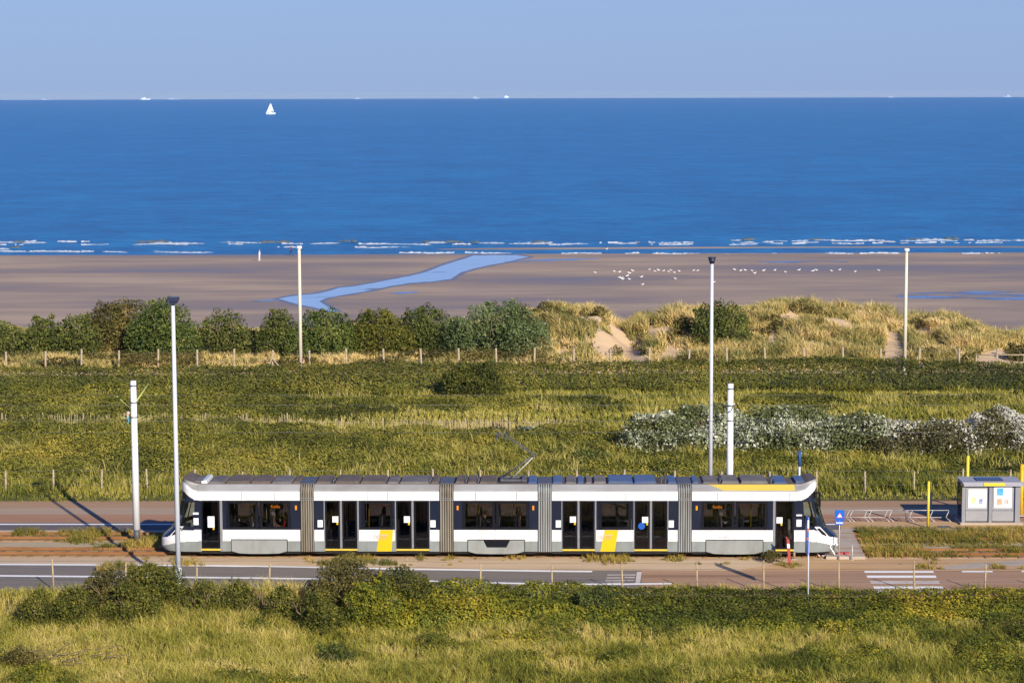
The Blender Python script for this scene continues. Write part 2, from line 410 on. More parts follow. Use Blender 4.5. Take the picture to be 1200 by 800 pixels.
# sea
def seamat():
    m, nt, out = newmat('sea_water')
    p = N(nt, 'ShaderNodeBsdfPrincipled'); nt.links.new(p.outputs[0], out.inputs[0])
    tc = N(nt, 'ShaderNodeTexCoord')
    def noise(scale, st, det=6, ro=.6):
        mp = N(nt, 'ShaderNodeMapping'); mp.inputs['Scale'].default_value = st
        nt.links.new(tc.outputs['Object'], mp.inputs[0])
        n = N(nt, 'ShaderNodeTexNoise'); n.inputs['Scale'].default_value = scale; n.inputs['Detail'].default_value = det; n.inputs['Roughness'].default_value = ro
        nt.links.new(mp.outputs[0], n.inputs['Vector']); return n
    big = noise(.0035, (.6, 1, 1), 3, .5); n1 = noise(.34, (.8, 1, 1), 3, .6); n2 = noise(.10, (.9, 1, 1), 4, .65); n3 = noise(.03, (.9, 1, 1), 3, .6)
    def mad(a, k, b=None):
        m_ = N(nt, 'ShaderNodeMath', operation='MULTIPLY_ADD'); m_.inputs[1].default_value = k
        nt.links.new(a.outputs[0], m_.inputs[0])
        if b is None: m_.inputs[2].default_value = 0
        else: nt.links.new(b.outputs[0], m_.inputs[2])
        return m_
    acc = mad(n3, .24, mad(n2, .34, mad(n1, .34, mad(big, .08))))
    r = ramp(nt, [(.0003, .068, .22), (.001, .125, .335), (.004, .20, .45)], [.36, .5, .64])
    nt.links.new(acc.outputs[0], r.inputs[0]); nt.links.new(r.outputs[0], p.inputs['Base Color'])
    p.inputs['Roughness'].default_value = .28; p.inputs['IOR'].default_value = 1.33; p.inputs['Specular IOR Level'].default_value = .06
    b = N(nt, 'ShaderNodeBump'); b.inputs['Distance'].default_value = 1.1
    w = noise(.16, (.5, 1, 1), 7, .68); nt.links.new(w.outputs[0], b.inputs['Height']); nt.links.new(b.outputs[0], p.inputs['Normal'])
    return m
M['sea'] = seamat()
rad = np.concatenate([np.linspace(330, 460, 14), np.geomspace(480, 9500, 60)])
ang = np.linspace(R(-70), R(70), 160)
RR, AA = np.meshgrid(rad, ang, indexing='ij')
SV = np.stack([RR * np.sin(AA), RR * np.cos(AA), np.full_like(RR, SEA)], -1).reshape(-1, 3)
ii = np.arange(RR.size).reshape(RR.shape)
SF = np.stack([ii[:-1, :-1], ii[:-1, 1:], ii[1:, 1:], ii[1:, :-1]], -1).reshape(-1, 4)[:, ::-1]
tag(np_mesh('sea', SV, SF, M['sea']), 'deep blue sea reaching to a straight horizon', 'sea', kind='structure')

# tidal creek and pools on the beach
def watermat(name, c, rough, thr=None):
    m = mat(name, c, tuple(x * .8 for x in c), .5, stretch=(.2, 1, 1), rough=rough, spec=.6, bump=.02, bscale=1.2)
    if thr:
        nt = m.node_tree; out = nt.nodes['Material Output']; p = nt.nodes['Principled BSDF']
        tc = N(nt, 'ShaderNodeTexCoord'); mp = N(nt, 'ShaderNodeMapping'); mp.inputs['Scale'].default_value = (.35, 1, 1)
        no = N(nt, 'ShaderNodeTexNoise'); no.inputs['Scale'].default_value = .35; no.inputs['Detail'].default_value = 6
        nt.links.new(tc.outputs['Object'], mp.inputs[0]); nt.links.new(mp.outputs[0], no.inputs['Vector'])
        r = ramp(nt, [(0, 0, 0), (1, 1, 1)], thr); nt.links.new(no.outputs[0], r.inputs[0])
        t = N(nt, 'ShaderNodeBsdfTransparent'); mx = N(nt, 'ShaderNodeMixShader')
        nt.links.new(r.outputs[0], mx.inputs[0]); nt.links.new(t.outputs[0], mx.inputs[1]); nt.links.new(p.outputs[0], mx.inputs[2])
        nt.links.new(mx.outputs[0], out.inputs[0])
    return m
M['creek'] = watermat('creek_water', (.30, .45, .68), .2, (.27, .40))
M['pool'] = watermat('pool_water', (.10, .19, .42), .25, (.40, .58))
def waterpoly(name, uvs, m, label, up=.012):
    pts = []
    n = len(uvs)
    for i in range(n):                      # subdivide with a ragged edge
        a, b = uvs[i], uvs[(i + 1) % n]
        k = max(1, int(abs(a[0] - b[0]) / 7))
        for j in range(k):
            t = j / k; jit = random.uniform(-.35, .35) if j else 0
            pts.append((a[0] + (b[0] - a[0]) * t, a[1] + (b[1] - a[1]) * t + jit))
    bm = nb(); vs = [bm.verts.new(B(u, v, up)) for u, v in pts]
    f = bm.faces.new(vs); bmesh.ops.triangulate(bm, faces=[f]); bm.normal_update()
    for f in bm.faces:
        if f.normal.z < 0: f.normal_flip()
    return tag(fin(name, bm, m), label, 'water', kind='structure')
creek = [(555, 299.3), (605, 298.8), (620, 301), (600, 305.5), (580, 309.5), (556, 314.5), (540, 319), (528, 327), (505, 330), (480, 331.5), (458, 335), (430, 341), (405, 345), (383, 349),
         (374, 353), (382, 358), (396, 366), (384, 365), (368, 360), (352, 357), (340, 354), (326, 350), (338, 347.5), (352, 345.5), (368, 344.5), (385, 341), (398, 337), (418, 335), (438, 331.5), (458, 327.5), (480, 323.5), (498, 319), (510, 314.5), (525, 309), (545, 303)]
M['wet_sand'] = mat('wet_sand', (.13, .105, .10), (.17, .135, .115), .3, stretch=(.3, 1, 1), rough=.35, spec=.5)
def grow(poly, d):
    cx = [p[0] for p in poly]; out_ = []
    n = len(poly)
    for i in range(n):
        (ax, ay), (bx2, by2) = poly[i - 1], poly[(i + 1) % n]
        tx, ty = bx2 - ax, (by2 - ay) * 6; L = math.hypot(tx, ty) or 1
        out_.append((poly[i][0] - ty / L * d * 5 * GS, poly[i][1] + tx / L * d * GS))
    return out_
_ar = sum(creek[i][0] * creek[(i + 1) % len(creek)][1] - creek[(i + 1) % len(creek)][0] * creek[i][1] for i in range(len(creek)))
GS = -1 if _ar > 0 else 1
waterpoly('wet_sand', grow(creek, 1.3), M['wet_sand'], 'dark wet sand along the banks of the tidal creek', .006)
waterpoly('creek', creek, M['creek'], 'pale blue tidal creek winding across the beach to the sea')
waterpoly('creek', [(255, 356.0), (290, 352.6), (324, 350.2), (326, 351.5), (290, 354.4)], M['pool'], 'thin shallow trickle on the sand left of the tidal creek')
waterpoly('tide_pool', [(1040, 346.5), (1062, 343.5), (1100, 342), (1150, 341), (1215, 341.5), (1300, 343), (1290, 349), (1210, 352), (1150, 351), (1100, 350.5), (1060, 349)], M['pool'], 'long blue tide pool on the sand behind the right lamp post')
waterpoly('tide_pool', [(1166, 386), (1200, 385), (1240, 386), (1240, 392), (1195, 391)], M['pool'], 'small blue tide pool close behind the dunes at the right edge')
waterpoly('tide_pool', [(880, 307.0), (920, 305.8), (990, 305.8), (995, 307.2), (930, 308.2)], M['pool'], 'thin wet blue strip along the upper sands beyond the gulls')
waterpoly('tide_pool', [(455, 343.5), (470, 342), (490, 341.5), (488, 343), (470, 344.5)], M['pool'], 'tiny blue puddle on the sand right of the creek bend')
waterpoly('tide_pool', [(590, 306.5), (640, 303.5), (700, 302.6), (702, 303.6), (650, 305.5), (600, 309)], M['pool'], 'shallow wet strip beside the mouth of the creek')

# surf: ridges of breaking waves with foam
M['foam'] = mat('foam', (.58, .60, .62), (.26, .36, .50), .6, stretch=(.15, 1, 1), rough=.8)
M['wave_face'] = mat('wave_face', (.16, .17, .13), (.10, .15, .2), .2, rough=.4)
M['shallow'] = watermat('shallow_water', (.09, .22, .50), .25)
bmF, bmW = nb(), nb()
foam = [(-60, 130, 286.9, 0.15), (120, 330, 286.4, 0.20), (300, 470, 285.9, 0.21), (455, 700, 286.6, 0.21), (690, 900, 286.6, 0.21), (880, 1060, 285.4, 0.17), (1040, 1260, 284.6, 0.17), (600, 860, 284.4, .16), (0, 200, 283.2, .12), (900, 1200, 282.2, .14), (-40, 190, 294.6, .25), (300, 480, 290.0, .15), (-10, 22, 284.0, 1.0), (24, 55, 284.9, .5), (-10, 12, 292, .6), (155, 215, 286.2, .8), (175, 240, 285.2, .5), (258, 312, 284.4, 1.0), (363, 398, 285.4, .7), (405, 420, 283.0, 1.1), (425, 456, 285.5, .6), (500, 524, 284.3, 1.1),
        (560, 592, 284.8, 1.0), (596, 640, 286.0, .5), (628, 645, 284.8, .9), (655, 690, 286.3, .6), (720, 748, 285.7, .6), (770, 800, 284.8, .5), (735, 738, 285.7, .5), (856, 870, 281.4, 1.0), (866, 885, 284.3, .5), (893, 907, 284.0, .7), (953, 990, 281.8, 1.1), (930, 960, 284.5, .6), (1030, 1050, 283.6, .8),
        (1072, 1112, 281.0, 1.1), (1128, 1142, 281.2, .8), (1162, 1180, 282.3, .6), (1185, 1215, 281.8, .7), (30, 110, 295.0, .5), (120, 150, 295.5, .5), (180, 250, 296.0, .45), (640, 820, 297.2, .16), (850, 1215, 297.2, .16), (450, 600, 296.6, .14)]
faces = [(14, 30, 283.6), (155, 200, 283.8), (395, 420, 283.4), (490, 545, 284.0), (548, 562, 284.6), (622, 648, 284.2), (745, 752, 285), (868, 886, 281.6), (945, 966, 281.2), (1062, 1085, 280.6), (1105, 1125, 280.4), (10, 24, 290.2), (298, 345, 284.6)]
def strip(bm, u0, u1, v, th, h):
    n = max(4, int((u1 - u0) / 2.5)); top = []; bot = []; mid = []
    for i in range(n + 1):
        t = i / n; e = min(1, 5 * t, 5 * (1 - t)) * (.2 + 1.1 * random.random())
        u = u0 + (u1 - u0) * t; vv = v + .35 * math.sin(u * .09) + random.uniform(-.15, .15)
        p = G(u, vv - th * .7 * e, SEA + .012); q = G(u, vv + th * .7 * e + .04, SEA + .012)
        top.append(bm.verts.new(p)); bot.append(bm.verts.new(q))
        mid.append(bm.verts.new((p + q) / 2 + Vector((0, 0, .03 + h * e))))
    for i in range(n):
        if u1 - u0 > 120 and vn(u0 + i * 2.5, v * 3, 22, 4) + .5 * (vn(u0 + i * 2.5, v, 6, 2) - .5) < .52: continue
        bm.faces.new((bot[i], bot[i + 1], mid[i + 1], mid[i])); bm.faces.new((mid[i], mid[i + 1], top[i + 1], top[i]))
for a_, b_, v_, t_ in foam: strip(bmF, a_, b_, v_, t_ * .62, .2)
for u0, u1, v in faces: strip(bmW, u0, u1, v - .2, .5, .35)
tag(fin('surf_foam', bmF, M['foam'], smooth=True), 'white foam of small waves breaking along the shoreline', 'surf', kind='stuff')
tag(fin('surf_waves', bmW, M['wave_face'], smooth=True), 'low olive wave faces rising along the shoreline', 'surf', kind='stuff')

# ------------------------------------------------------------------ roads and strips (all flat sheets measured from the photo)
E0, E1 = -900, 2100
def lin(v0, v1): return [(E0, v0 + (v1 - v0) * (E0 / 1200)), (E1, v0 + (v1 - v0) * (E1 / 1200))]
up_edge = [(E0, 659), (0, 660.2), (200, 661.2), (362, 663.4), (450, 665.6), (563, 666.9), (640, 668.2), (760, 668), (1000, 668.5), (E1, 668)]
lo_edge = [(E0, 690), (0, 691), (400, 692), (640, 696), (760, 699), (1200, 701), (E1, 702)]
def cut(pl, a, b):
    us = [p[0] for p in pl]; vs = [p[1] for p in pl]
    r = [(a, float(np.interp(a, us, vs)))] + [p for p in pl if a < p[0] < b] + [(b, float(np.interp(b, us, vs)))]
    return r
def off(pl, d): return [(u, v + d) for u, v in pl]
band('trackbed', lin(621.5, 621.5), lin(655, 655), M['trackbed'], .004, 'gravelly brown track bed carrying both tram tracks', step=150)
band('sand_verge', lin(653.2, 653.2), [(E0, 661), (0, 662), (760, 670), (E1, 670)], M['verge_sand'], .008, 'pale sandy verge between the track bed and the near road', step=60)
band('road', cut(up_edge, E0, 752), cut(lo_edge, E0, 752), M['asphalt'], .012, 'grey asphalt near lane in front of the tram')
band('road', cut(up_edge, 752, E1), cut(lo_edge, 752, E1), M['asphalt_red'], .012, 'worn reddish asphalt road running right with darker wheel tracks')
wl1 = [(E0, 660.2), (0, 661.2), (200, 662.2), (362, 664.4), (450, 666.6), (563, 667.9), (640, 669.2), (694, 669.6)]
wl2 = [(E0, 673.5), (0, 674.6), (235, 676.6), (300, 677.2), (500, 680.6), (640, 684.4), (700, 684.7), (787, 683.8)]
band('edge_line', off(wl1, -.8), off(wl1, .8), M['paint'], .016, 'long white painted line along the far side of the near lane')
band('edge_line', off(wl2, -.85), off(wl2, .85), M['paint'], .016, 'long white painted line along the near side of the near lane')
sheet('stop_line', [(746.5, 670), (752, 670), (750, 683.3), (744.5, 683.3)], M['paint_worn'], .016, 'worn white bar painted across the near lane where the asphalt turns red')
for k, (a, b, v) in enumerate([(712, 745, 673.6), (711, 730, 677), (732, 744, 676.6), (709.5, 733, 680.2), (735, 743, 680), (712, 728, 683)]):
    sheet('lane_marking', [(a, v - .45), (b, v - .5), (b - .3, v + .45), (a - .3, v + .5)], M['paint_worn'], .016, 'thin worn white dashes painted left of the white bar on the near lane', group='thin dashes left of the white bar')
zeb = [(1013, 1094, 670.0, .9, 'paint', 'farthest'), (1016, 1097, 675.6, 1.15, 'paint', 'second'), (1020, 1101, 682.2, 1.3, 'paint_worn', 'third'), (1023.5, 1105, 688.4, 1.2, 'paint', 'fourth'), (1027, 1109, 692.8, 1.2, 'paint', 'nearest')]
for a, b, v, th, mm, wd in zeb:
    s = (7 if False else .6)
    sheet('zebra_stripe', [(a - s, v - th * 1.15), (b - s, v - th * 1.15), (b + s, v + th * 1.15), (a + s, v + th * 1.15)], M[mm], .016, f'white zebra crossing stripe, {wd} of the five from the camera side' if wd in ('nearest',) else f'white zebra crossing stripe, {wd} of the five counted from the tram side', group='stripes of the zebra crossing')
sheet('lane_dash', [(1127, 668.9), (1163, 668.9), (1163.4, 670.4), (1127.4, 670.4)], M['paint'], .016, 'short white painted dash right of the zebra crossing')
sheet('lane_dash', [(1197, 668.7), (1240, 668.7), (1240.4, 670.2), (1197.4, 670.2)], M['paint'], .016, 'short white painted dash at the right edge of the near road')
# right-hand dirt beside the near road
band('dirt_verge', [(868, 667.5), (905, 661), (950, 653), (1000, 655), (E1, 655)], [(868, 668.6), (E1, 668.6)], M['verge_dirt'], .010, 'orange brown dirt verge between the tram stop and the zebra crossing')
sheet('kerb_apron', [(1094, 665.5), (1140, 659.5), (1200, 656), (1500, 655), (1500, 661), (1200, 662.5), (1150, 665.5), (1110, 667.2)], M['concrete'], .014, 'pale concrete apron tapering along the near road right of the crossing')
# far road in bands
band('far_verge', lin(620.8, 620.8), lin(626.5, 626.5), M['verge_sand'], .008, 'narrow pale verge beyond the far track', step=150)
band('far_lane', lin(612.2, 612.2), lin(621.2, 621.2), M['asphalt_dark'], .012, 'dark asphalt lane beyond the tram', step=150)
band('far_line', lin(613.6, 613.6), lin(614.9, 614.9), M['paint'], .016, 'white painted line along the dark far lane', step=150)
band('cycle_path', lin(602.6, 602.6), lin(612.4, 612.4), M['cycle_red'], .014, 'dull red cycle path beyond the far lane', step=150)
band('footpath', lin(594.8, 594.8), lin(602.8, 602.8), M['slab_grey'], .016, 'grey paved footpath beyond the cycle path', step=150)
band('footpath', lin(586.8, 586.8), lin(595, 595), M['slab_brown'], .014, 'brown paved strip along the grass verge', step=150)
band('platform', [(985, 612.6), (1500, 613.4)], [(985, 622.6), (1500, 622)], M['verge_dirt'], .10, 'orange brown tram stop platform beside the shelter')
band('platform_kerb', [(985, 621.6), (1500, 621)], [(985, 623.4), (1500, 622.9)], M['concrete'], .105, 'pale kerb along the edge of the tram stop platform')
bm = nb()
cp_ = [G(u, v) for u, v in ((975, 623.6), (998, 623.6), (1014, 655.2), (968, 655.2))]
prism(bm, [(p.x, p.y) for p in cp_], 'z', .0, .138); recalc(bm)
tag(fin('crossing_path', bm, M['concrete']), 'pale concrete walkway crossing the tracks at the nose of the tram', 'walkway', kind='structure')

# ------------------------------------------------------------------ tracks
TRZ = R(-1.1)
YF = 97.9
X0 = A(584.5, 613, YF).x
YC = YF + 1.325
def corridor(x, dy):                     # point at offset along and across the tram line
    return Vector((X0 + x * math.cos(TRZ) - dy * math.sin(TRZ), YC + x * math.sin(TRZ) + dy * math.cos(TRZ), 0))
def track(dy, label):
    p = corridor(0, dy)
    t = empty('tram_track', p, TRZ, label, 'track', 'tram tracks')
    bm = nb(); box(bm, -80, 80, -.95, .95, .0, .03)
    fin('ballast', bm, M['rustbed'], t)
    for s in (-.5, .5):
        bm = nb()
        prism(bm, [(s - .06, .05), (s + .06, .05), (s + .02, .08), (s + .035, .15), (s - .035, .15), (s - .02, .08)], 'x', -80, 80)
        recalc(bm); fin('rail', bm, M['rust'], t)
    first = None
    for i in range(76):
        x = -28.5 + i * .76
        if first is None:
            bm = nb(); box(bm, -.12, .12, -1.02, 1.02, .0, .055); first = o = fin('sleeper', bm, M['sleeper'], t)
        else:
            o = first.copy(); COL.objects.link(o); o.parent = t
        o.location = (x, random.uniform(-.03, .03), random.uniform(-.004, .004))
    return t
track(0, 'rusty near tram track that the tram stands on')
track(3.5, 'rusty far tram track with weeds behind the tram')

# ------------------------------------------------------------------ tram
T = empty('tram', (X0, YC, 0), TRZ, 'long white and grey five section tram with dark windows and yellow stripes', 'tram')
HW = 1.325
def TX(u): return A(u, 613, YF).x - X0
def TZ(v): return A(584.5, v, YF).z
Zb, Zg, Zw, Zt, Zc = TZ(646), TZ(633.8), TZ(620.6), TZ(586.3), TZ(575.8)
Zroof = Zc + .27
TMATS = [M['tram_white'], M['tram_grey'], M['tram_dark'], M['tram_cant'], M['inner'], M['tfloor'], M['under'], M['roof_grime'], M['jamb']]
def wallbox(bm, x0, x1, z0, z1, mi, th=.06):
    box(bm, x0, x1, -HW, -HW + th, z0, z1, mi); box(bm, x0, x1, HW - th, HW, z0, z1, mi)
def section(name, u0, u1, items, roof_m):
    """items: list of (kind,u0,u1): P panel, W window, D door pair, S single door, J grey jamb"""
    x0, x1 = TX(u0), TX(u1)
    bm = nb()
    for kind, a, b in items:
        a, b = TX(a), TX(b)
        if kind in 'PWJ':
            wallbox(bm, a, b, Zb, Zg, 1 if kind != 'J' else 8); wallbox(bm, a, b, Zg, Zw, 0 if kind != 'J' else 8)
        if kind == 'P': wallbox(bm, a, b, Zw, Zt, 2)
        if kind == 'J': wallbox(bm, a, b, Zw, Zt, 8)
    wallbox(bm, x0, x1, Zt, Zc, 0)
    # cant rail, roof, ceiling, floor, underframe
    for s in (-1, 1):
        prism(bm, [(s * (HW - .004), Zc), (s * (HW - .03), Zc + .05), (s * (HW - .36), Zroof), (s * (HW - .45), Zroof), (s * (HW - .2), Zc)], 'x', x0, x1, 3)
    box(bm, x0, x1, -HW + .42, HW - .42, Zroof - .06, Zroof + .01, 7)
    box(bm, x0, x1, -HW + .07, HW - .07, Zt + .25, Zt + .29, 4)
    box(bm, x0, x1, -HW + .07, HW - .07, Zb + .06, Zb + .11, 5)
    box(bm, x0, x1, -HW + .1, HW - .1, Zb - .12, Zb + .05, 6)
    recalc(bm)
    sec = fin(name, bm, TMATS, T)
    for kind, a, b in items:
        if kind == 'W':
            for s in (-1, 1): window(sec, TX(a), TX(b), s)
        elif kind == 'D':
            w = (b - a); m = (a + b) / 2
            for s in (-1, 1):
                door(sec, TX(a), TX(m - 1.3), s); door(sec, TX(m + 1.3), TX(b), s)
                y = s * (HW - .03)
                bx('door_post', M['jamb'], sec, TX(m - 1.2), TX(m + 1.2), y - .03, y + .03, Zb + .14, Zt)
                bx('door_sill', M['door_sill'], sec, TX(a), TX(b), y - .04, y + .04, Zb + .04, Zb + .12)
        elif kind == 'S':
            for s in (-1, 1):
                door(sec, TX(a), TX(b), s); y = s * (HW - .03)
                bx('door_sill', M['door_sill'], sec, TX(a), TX(b), y - .04, y + .04, Zb + .04, Zb + .12)
    return sec
def framed(name, parent, x0, x1, z0, z1, y, fr, gm, th=.02):
    bm = nb()
    for a in ((x0, x0 + fr, z0, z1), (x1 - fr, x1, z0, z1), (x0 + fr, x1 - fr, z0, z0 + fr), (x0 + fr, x1 - fr, z1 - fr, z1)):
        box(bm, a[0], a[1], y - th, y + th, a[2], a[3], 0)
    box(bm, x0 + fr, x1 - fr, y - .004, y + .004, z0 + fr, z1 - fr, 1)
    return fin(name, bm, [M['tram_black'], gm], parent)
def window(sec, x0, x1, s):
    framed('window', sec, x0 + .012, x1 - .012, Zw, Zt, s * (HW - .025), .13, M['glass'])
def door(sec, x0, x1, s):
    framed('door', sec, x0 + .01, x1 - .01, Zb + .13, Zt, s * (HW - .045), .075, M['door_glass'])
def plate(name, parent, m, u0, u1, v0, v1, lift=.006, y=None, th=.004):
    y = -HW - lift if y is None else y
    return bx(name, m, parent, TX(u0), TX(u1), y - th, y, TZ(v1), TZ(v0))
def text(body, parent, m, u, v, h, name='lettering', y=None, lift=.012, rx=math.pi / 2, width=None, z=None):
    c = bpy.data.curves.new(name, 'FONT'); c.body = body; c.size = h; c.extrude = .001; c.resolution_u = 2
    o = bpy.data.objects.new(name, c); COL.objects.link(o); o.parent = parent
    o.data.materials.append(m); o.rotation_euler = (rx, 0, 0)
    o.location = (TX(u), (-HW - lift) if y is None else y, TZ(v) if z is None else z)
    bpy.context.view_layer.update()
    if width: o.scale = (width / max(o.dimensions.x, .01), 1, 1)
    me = bpy.data.meshes.new_from_object(o.evaluated_get(bpy.context.evaluated_depsgraph_get()))
    me.materials.clear(); me.materials.append(m)
    o2 = bpy.data.objects.new(name, me); COL.objects.link(o2); o2.parent = parent
    o2.location, o2.rotation_euler, o2.scale = o.location.copy(), o.rotation_euler.copy(), o.scale.copy()
    bpy.data.objects.remove(o)
    return o2
def skirt(sec, u0, u1, notch=None, cut_left=0, cut_right=0):
    zt = TZ(632.6); z0 = TZ(648.6)
    a, b = TX(u0), TX(u1)
    pts = [(a, zt), (a, z0 + .12), (a + .35, z0 + .02), (a + .9, z0), (b - .9, z0), (b - .35, z0 + .02), (b, z0 + .12), (b, zt)]
    if notch:
        n0, n1 = TX(notch[0]), TX(notch[1]); zn = TZ(641)
        pts += [(n1 + .16, zt), (n1, zn), (n0, zn), (n0 - .16, zt)]
    for s in (-1, 1):
        bm = nb(); y = s * (HW + .022)
        prism(bm, pts, 'y', y - .02, y + .02); recalc(bm)
        bmesh.ops.bevel(bm, geom=[e for e in bm.edges], offset=.008, segments=1)
        sk_ = fin('skirt_panel', bm, M['tram_skirt'], sec)
        # dark gap round the panel
        c = nb(); o = .035
        pts2 = [(x + (o if x > (a + b) / 2 else -o), z + (o if z > zt - .01 else -o * .6)) for x, z in pts[:8]]
        prism(c, pts2, 'y', s * (HW + .001) - .002, s * (HW + .001) + .001); recalc(c)
        fin('panel_gap', c, M['tram_black'], sec)
def stickers(sec, u, v0=609.3, v1=617.5, w=6):
    plate('notice', sec, M['paper'], u - w / 2, u + w / 2, v0, v1)
def indicator(sec, u):
    bm = nb(); box(bm, TX(u - 1), TX(u + 1), -HW - .02, -HW, TZ(597.3), TZ(592.3)); fin('indicator_light', bm, M['amber'], sec)
def seats(sec, us):
    for u, f in us:
        x = TX(u)
        for y in (-.85, .85):
            bm = nb()
            box(bm, x - .22, x + .22, y - .35, y + .35, Zb + .79, Zb + .89, 0)
            box(bm, x - f * .26 - .04, x - f * .26 + .04, y - .35, y + .35, Zb + .84, Zb + 1.60, 0)
            box(bm, x - f * .305 - .006, x - f * .305 + .006, y - .30, y + .30, Zb + 1.15, Zb + 1.56, 1)
            box(bm, x - .2, x + .2, y - .34, y + .34, Zb + .11, Zb + .40, 2); box(bm, x - .08, x + .08, y - .2, y + .2, Zb + .40, Zb + .79, 2)
            fin('seat', bm, [M['tseat'], M['tseatback'], M['steel_dark']], sec)
def grab(sec, us):
    for u in us:
        bm = nb(); tube(bm, (TX(u), -.45, Zb + .11), (TX(u), -.45, Zt + .25), .02, n=8); fin('grab_pole', bm, M['yellow'], sec)

secA = section('cab_section', 232, 351.8, [('P', 232, 235), ('S', 235, 257.5), ('J', 257.5, 260.5), ('P', 260.5, 265), ('W', 265, 303.3), ('W', 303.7, 341), ('P', 341, 351.8)], 0)
secB = section('middle_section', 368.4, 515.4, [('P', 368.4, 379.8), ('J', 379.8, 381), ('D', 381, 419), ('J', 419, 421), ('P', 421, 424), ('W', 424, 461.5), ('P', 461.5, 463.4), ('J', 463.4, 464.6), ('D', 464.6, 503.6), ('J', 503.6, 504.4), ('P', 504.4, 515.4)], 1)
secC = section('middle_section', 532.4, 630.6, [('P', 532.4, 542.4), ('W', 542.4, 581.3), ('W', 581.7, 620.8), ('P', 620.8, 630.6)], 2)
secD = section('middle_section', 647.4, 794.6, [('P', 647.4, 658.6), ('J', 658.6, 659.6), ('D', 659.6, 697.6), ('J', 697.6, 699.4), ('P', 699.4, 702), ('W', 702, 740.6), ('P', 740.6, 743), ('J', 743, 744), ('D', 744, 782.6), ('J', 782.6, 783.6), ('P', 783.6, 794.6)], 3)
secE = section('cab_section', 811.2, 933.5, [('P', 811.2, 821.4), ('W', 821.4, 861.2), ('W', 861.6, 899.6), ('P', 899.6, 905.8), ('J', 905.8, 908.6), ('S', 908.6, 930.6), ('P', 930.6, 933.5)], 4)
secA['label'] = 'left end section with cab and single door'; secE['label'] = 'right end section with cab and yellow roof banner'
secB['label'] = 'section with two double doors left of centre'; secC['label'] = 'short central section under the pantograph'; secD['label'] = 'section with two double doors right of centre'
skirt(secA, 271, 336); skirt(secC, 549, 615, (571, 594)); skirt(secE, 828, 894)
for sec, u in ((secB, 375.5), (secB, 508), (secD, 655), (secD, 787)): stickers(sec, u)
plate('notice', secA, M['paper'], 226.5, 232.3, 607, 615); plate('notice', secA, M['paper'], 226, 232.5, 600.4, 602.8)
plate('notice', secE, M['paper'], 933.2, 939, 608.2, 616.3); plate('notice', secE, M['paper'], 933, 939.5, 602.2, 604)
for sec, u, v, w, h in ((secA, 247, 611.5, 8, 13), (secB, 393.3, 608.4, 7, 7), (secB, 477.4, 608.5, 7, 7.5), (secD, 672, 608.4, 7, 7), (secD, 756.5, 608.7, 7, 7), (secE, 913.4, 609, 7, 7)):
    plate('door_notice', sec, M['paper'], u - w / 2, u + w / 2, v - h / 2, v + h / 2, y=-HW + .018)
    plate('door_sign', sec, M['yellow'], u + w / 2 - 2.2, u + w / 2 - .2, v + h / 2 + .2, v + h / 2 + 2.8, y=-HW + .018)
bm = nb()
tube(bm, (TX(752.3), -HW + .016, TZ(616)), (TX(752.3), -HW + .012, TZ(616)), .16, n=24); fin('round_sticker', bm, M['sticker_blue'], secD)
for sec, u in ((secA, 347.2), (secC, 537), (secC, 625.6), (secE, 816.6)): indicator(sec, u)
def stripe(sec, t0, t1, b0, b1):
    bm = nb()
    prism(bm, [(TX(b0), Zb + .01), (TX(b1), Zb + .01), (TX(t1), Zw - .005), (TX(t0), Zw - .005)], 'y', -HW - .006, -HW - .001); recalc(bm)
    fin('yellow_stripe', bm, M['yellow'], sec)
stripe(secB, 446, 461, 441.3, 459); stripe(secD, 709.2, 725, 704, 721)
for sec, u in ((secB, 438.5), (secD, 701.5)):
    text('DE LIJN', sec, M['logo_ink'], u, 631.2, .26, width=TX(u + 15) - TX(u))
    plate('lettering', sec, M['faint_ink'], u + 7, u + 17, 626.2, 626.8, lift=.009)
for sec, u in ((secA, 310), (secE, 841.5)):
    text('www.delijn.be', sec, M['faint_ink'], u, 629.4, .11, width=TX(u + 13.5) - TX(u))
for sec, u in ((secA, 290), (secB, 494), (secD, 776)):
    bm = nb()
    for k in range(3):
        x = TX(u + 3.2 * k)
        prism(bm, [(x, TZ(582)), (x + .07, TZ(582)), (x + .11, TZ(577)), (x + .04, TZ(577))], 'y', -HW - .004, -HW - .001)
    recalc(bm); fin('emblem', bm, M['pale_ink'], sec)
for sec, us in ((secA, (283.5, 322)), (secB, (431, 455)), (secC, (558, 606)), (secD, (713, 733)), (secE, (841, 881, 925))):
    for u in us:
        plate('roof_seam', sec, M['tram_black'], u - .22, u + .22, 576.4, 585.8, lift=.001, th=.002)
for sec, us in ((secA, (303.5,)), (secC, (581.5,)), (secE, (861.4,))):
    for u in us: plate('panel_seam', sec, M['jamb'], u - .2, u + .2, 621, 633.4, lift=.001, th=.002)
for sec, us in ((secA, (262.5, 349)), (secB, (422.5, 462.5, 506)), (secC, (534, 628)), (secD, (700.5, 741.5)), (secE, (814, 902.5))):
    for u in us:
        plate('warning_mark', sec, M['door_sill'], u - .45, u + .45, 632.2, 633.2); plate('warning_mark', sec, M['steel_dark'], u - .35, u + .35, 622.6, 623.4)
